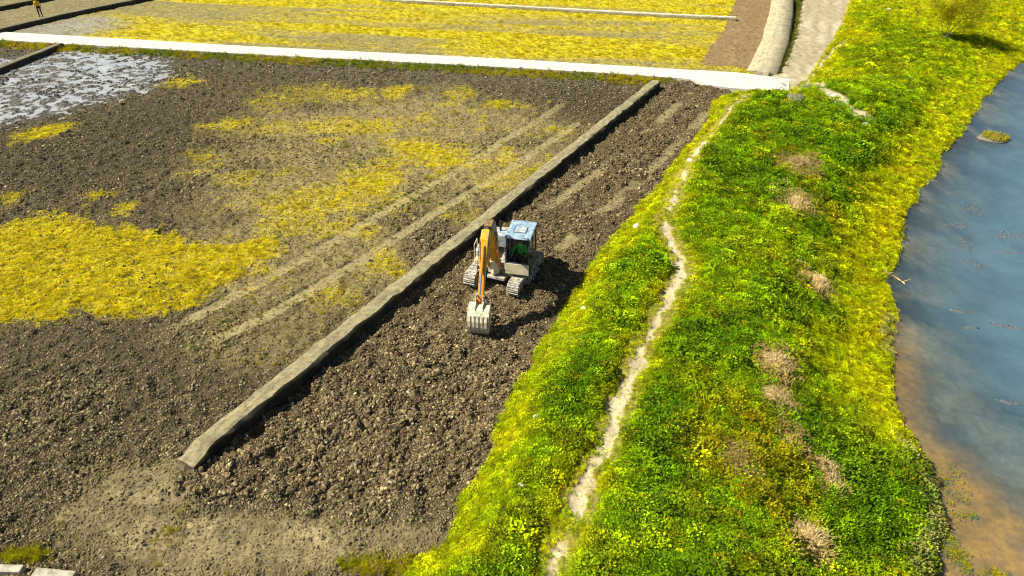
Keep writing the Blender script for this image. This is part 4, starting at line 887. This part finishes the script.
def weed_mat(label, px, py, rx, ry, seed, rot=0.0, mat='weed'):
    """a loose raft of low ragged lumps at the water surface"""
    r = random.Random(seed * 7 + 1); x, y = g(px, py, WATER_Z); bm = NB()
    for _ in range(int(26 + 60 * rx)):
        cx, cy = r.gauss(0, .45) * rx, r.gauss(0, .45) * ry; a_ = r.uniform(.03, .085); an = r.gauss(0, .5)
        for v in bmesh.ops.create_icosphere(bm, subdivisions=1, radius=1)['verts']:
            c = v.co * r.uniform(.7, 1.25); q = Vector((c.x * a_ * 2.0, c.y * a_ * .8, c.z * .018)); v.co = Vector((cx + q.x * math.cos(an) - q.y * math.sin(an), cy + q.x * math.sin(an) + q.y * math.cos(an), q.z - .011))
    o = mesh_obj('weed_mat', bm, mat, smooth=True); o.location = (x, y, WATER_Z); o.rotation_euler = (0, 0, rot); return tag(o, label, 'water weed', 'weed mats floating on the river')
weed_mat('small weed mat floating highest, below the grassy islet', 974, 209, .35, .5, 1, .3)
weed_mat('rounded weed mat at the top of the curved weed line', 959, 226, .3, .3, 2)
weed_mat('narrow weed mat in the middle of the curved weed line', 966, 244, .14, .6, 3, -.2)
weed_mat('narrow weed mat at the lower end of the curved weed line', 976, 264, .14, .5, 4, .5)
weed_mat('broad weed mat at the right edge of the river', 1006, 236, .9, .45, 5, .2)
weed_mat('thin weed streak below the broad weed mat', 1008, 253, .5, .08, 6, -.1)
weed_mat('slanting pale weed streak in the middle of the river', 958, 311, .45, .08, 7, -.5)
weed_mat('long weed streak touching the right edge of the river', 1010, 327, .7, .08, 8, -.5)
weed_mat('short weed streak above the shallow grey water', 972, 328, .25, .06, 9, -.2)
weed_mat('small dark weed spot in the shallow grey water', 1006, 402, .3, .07, 10, -.3)
ix_, iy_ = g(994, 139, WATER_Z)
isl = empty('islet', (ix_, iy_, WATER_Z)); tag(isl, 'tiny yellow green grassy islet in the river', 'islet')
bm = NB(); bmesh.ops.create_icosphere(bm, subdivisions=3, radius=1)
for v in bm.verts: v.co = Vector((v.co.x * .85 * (1 + .15 * math.sin(3 * v.co.y + 1)), v.co.y * .75, v.co.z * .14 + .03))
mesh_obj('mud_base', bm, 'grey_earth', isl, smooth=True)
def leaf_mat(name, c1, c2):
    m = noisy_mat(name, c1, c2, 4, .6, spec=.2); t = m.node_tree; b = t.nodes['Principled BSDF']; tr = N(t, 'ShaderNodeBsdfTranslucent'); mx = N(t, 'ShaderNodeMixShader'); mx.inputs[0].default_value = .3
    src = b.inputs['Base Color'].links[0].from_socket; t.links.new(src, tr.inputs[0]); t.links.new(b.outputs[0], mx.inputs[1]); t.links.new(tr.outputs[0], mx.inputs[2]); t.links.new(mx.outputs[0], t.nodes['Material Output'].inputs[0]); return m
M['isle_grass'] = leaf_mat('islet_grass', (.26, .25, .002), (.40, .33, .003)); M['tree_leaf'] = leaf_mat('tree_leaf', (.46, .46, .002), (.60, .54, .003))
r = random.Random(9); Vp, Fp = blade_tris(r, 520, .72, .3, .014, 1.1); o = new_obj('grass', np_mesh('grass', np.array([v[:] for v in Vp]), np.array(Fp)), M['isle_grass'], isl); o.location = (0, 0, .1)
# small wispy tree at the top right
tx_, ty_ = g(944, 40, .3); tz_ = ground_z(tx_, ty_)
tree = empty('small_tree', (tx_, ty_, tz_)); tag(tree, 'wispy yellow green young tree near the water at the top right', 'tree')
r = random.Random(12); bm = NB(); tips = []
def limb(p, dv, L, rad, lv):
    q = p
    for k in range(4):
        dv = (dv + Vector((r.gauss(0, .16), r.gauss(0, .16), r.gauss(.03, .08)))).normalized(); e = q + dv * L / 4; rod(bm, q, e, rad * (1 - .2 * k), rad * (1 - .2 * (k + 1)), 6); q = e
        if lv < 2 and k >= 1:
            for _ in range(2): limb(q, (dv + Vector((r.gauss(0, .6), r.gauss(0, .6), r.gauss(.1, .3)))).normalized(), L * .55, rad * .45, lv + 1)
        if lv >= 1: tips.append(q.copy())
for k in range(6): limb(Vector((r.uniform(-.15, .15), r.uniform(-.15, .15), -.1)), Vector((r.gauss(.22, .25), r.gauss(0, .3), 1)).normalized(), r.uniform(2.2, 3.4), .032, 0)
mesh_obj('trunk', bm, 'bark', tree)
Vp, Fp = [], []
for p in tips:
    for _ in range(20):
        c = p + Vector((r.gauss(0, .2), r.gauss(0, .2), r.gauss(0, .2))); b = r.uniform(0, 6.28); el = r.uniform(-.9, .6)
        dv = Vector((math.cos(b) * math.cos(el), math.sin(b) * math.cos(el), math.sin(el))); sd = Vector((-math.sin(b), math.cos(b), r.uniform(-.4, .4))) * .022; L = r.uniform(.10, .2)
        k = len(Vp); Vp += [c, c + dv * L * .5 + sd, c + dv * L, c + dv * L * .5 - sd]; Fp.append([k, k + 1, k + 2, k + 3])
new_obj('crown', np_mesh('crown', np.array([v[:] for v in Vp]), np.array(Fp)), M['tree_leaf'], tree)
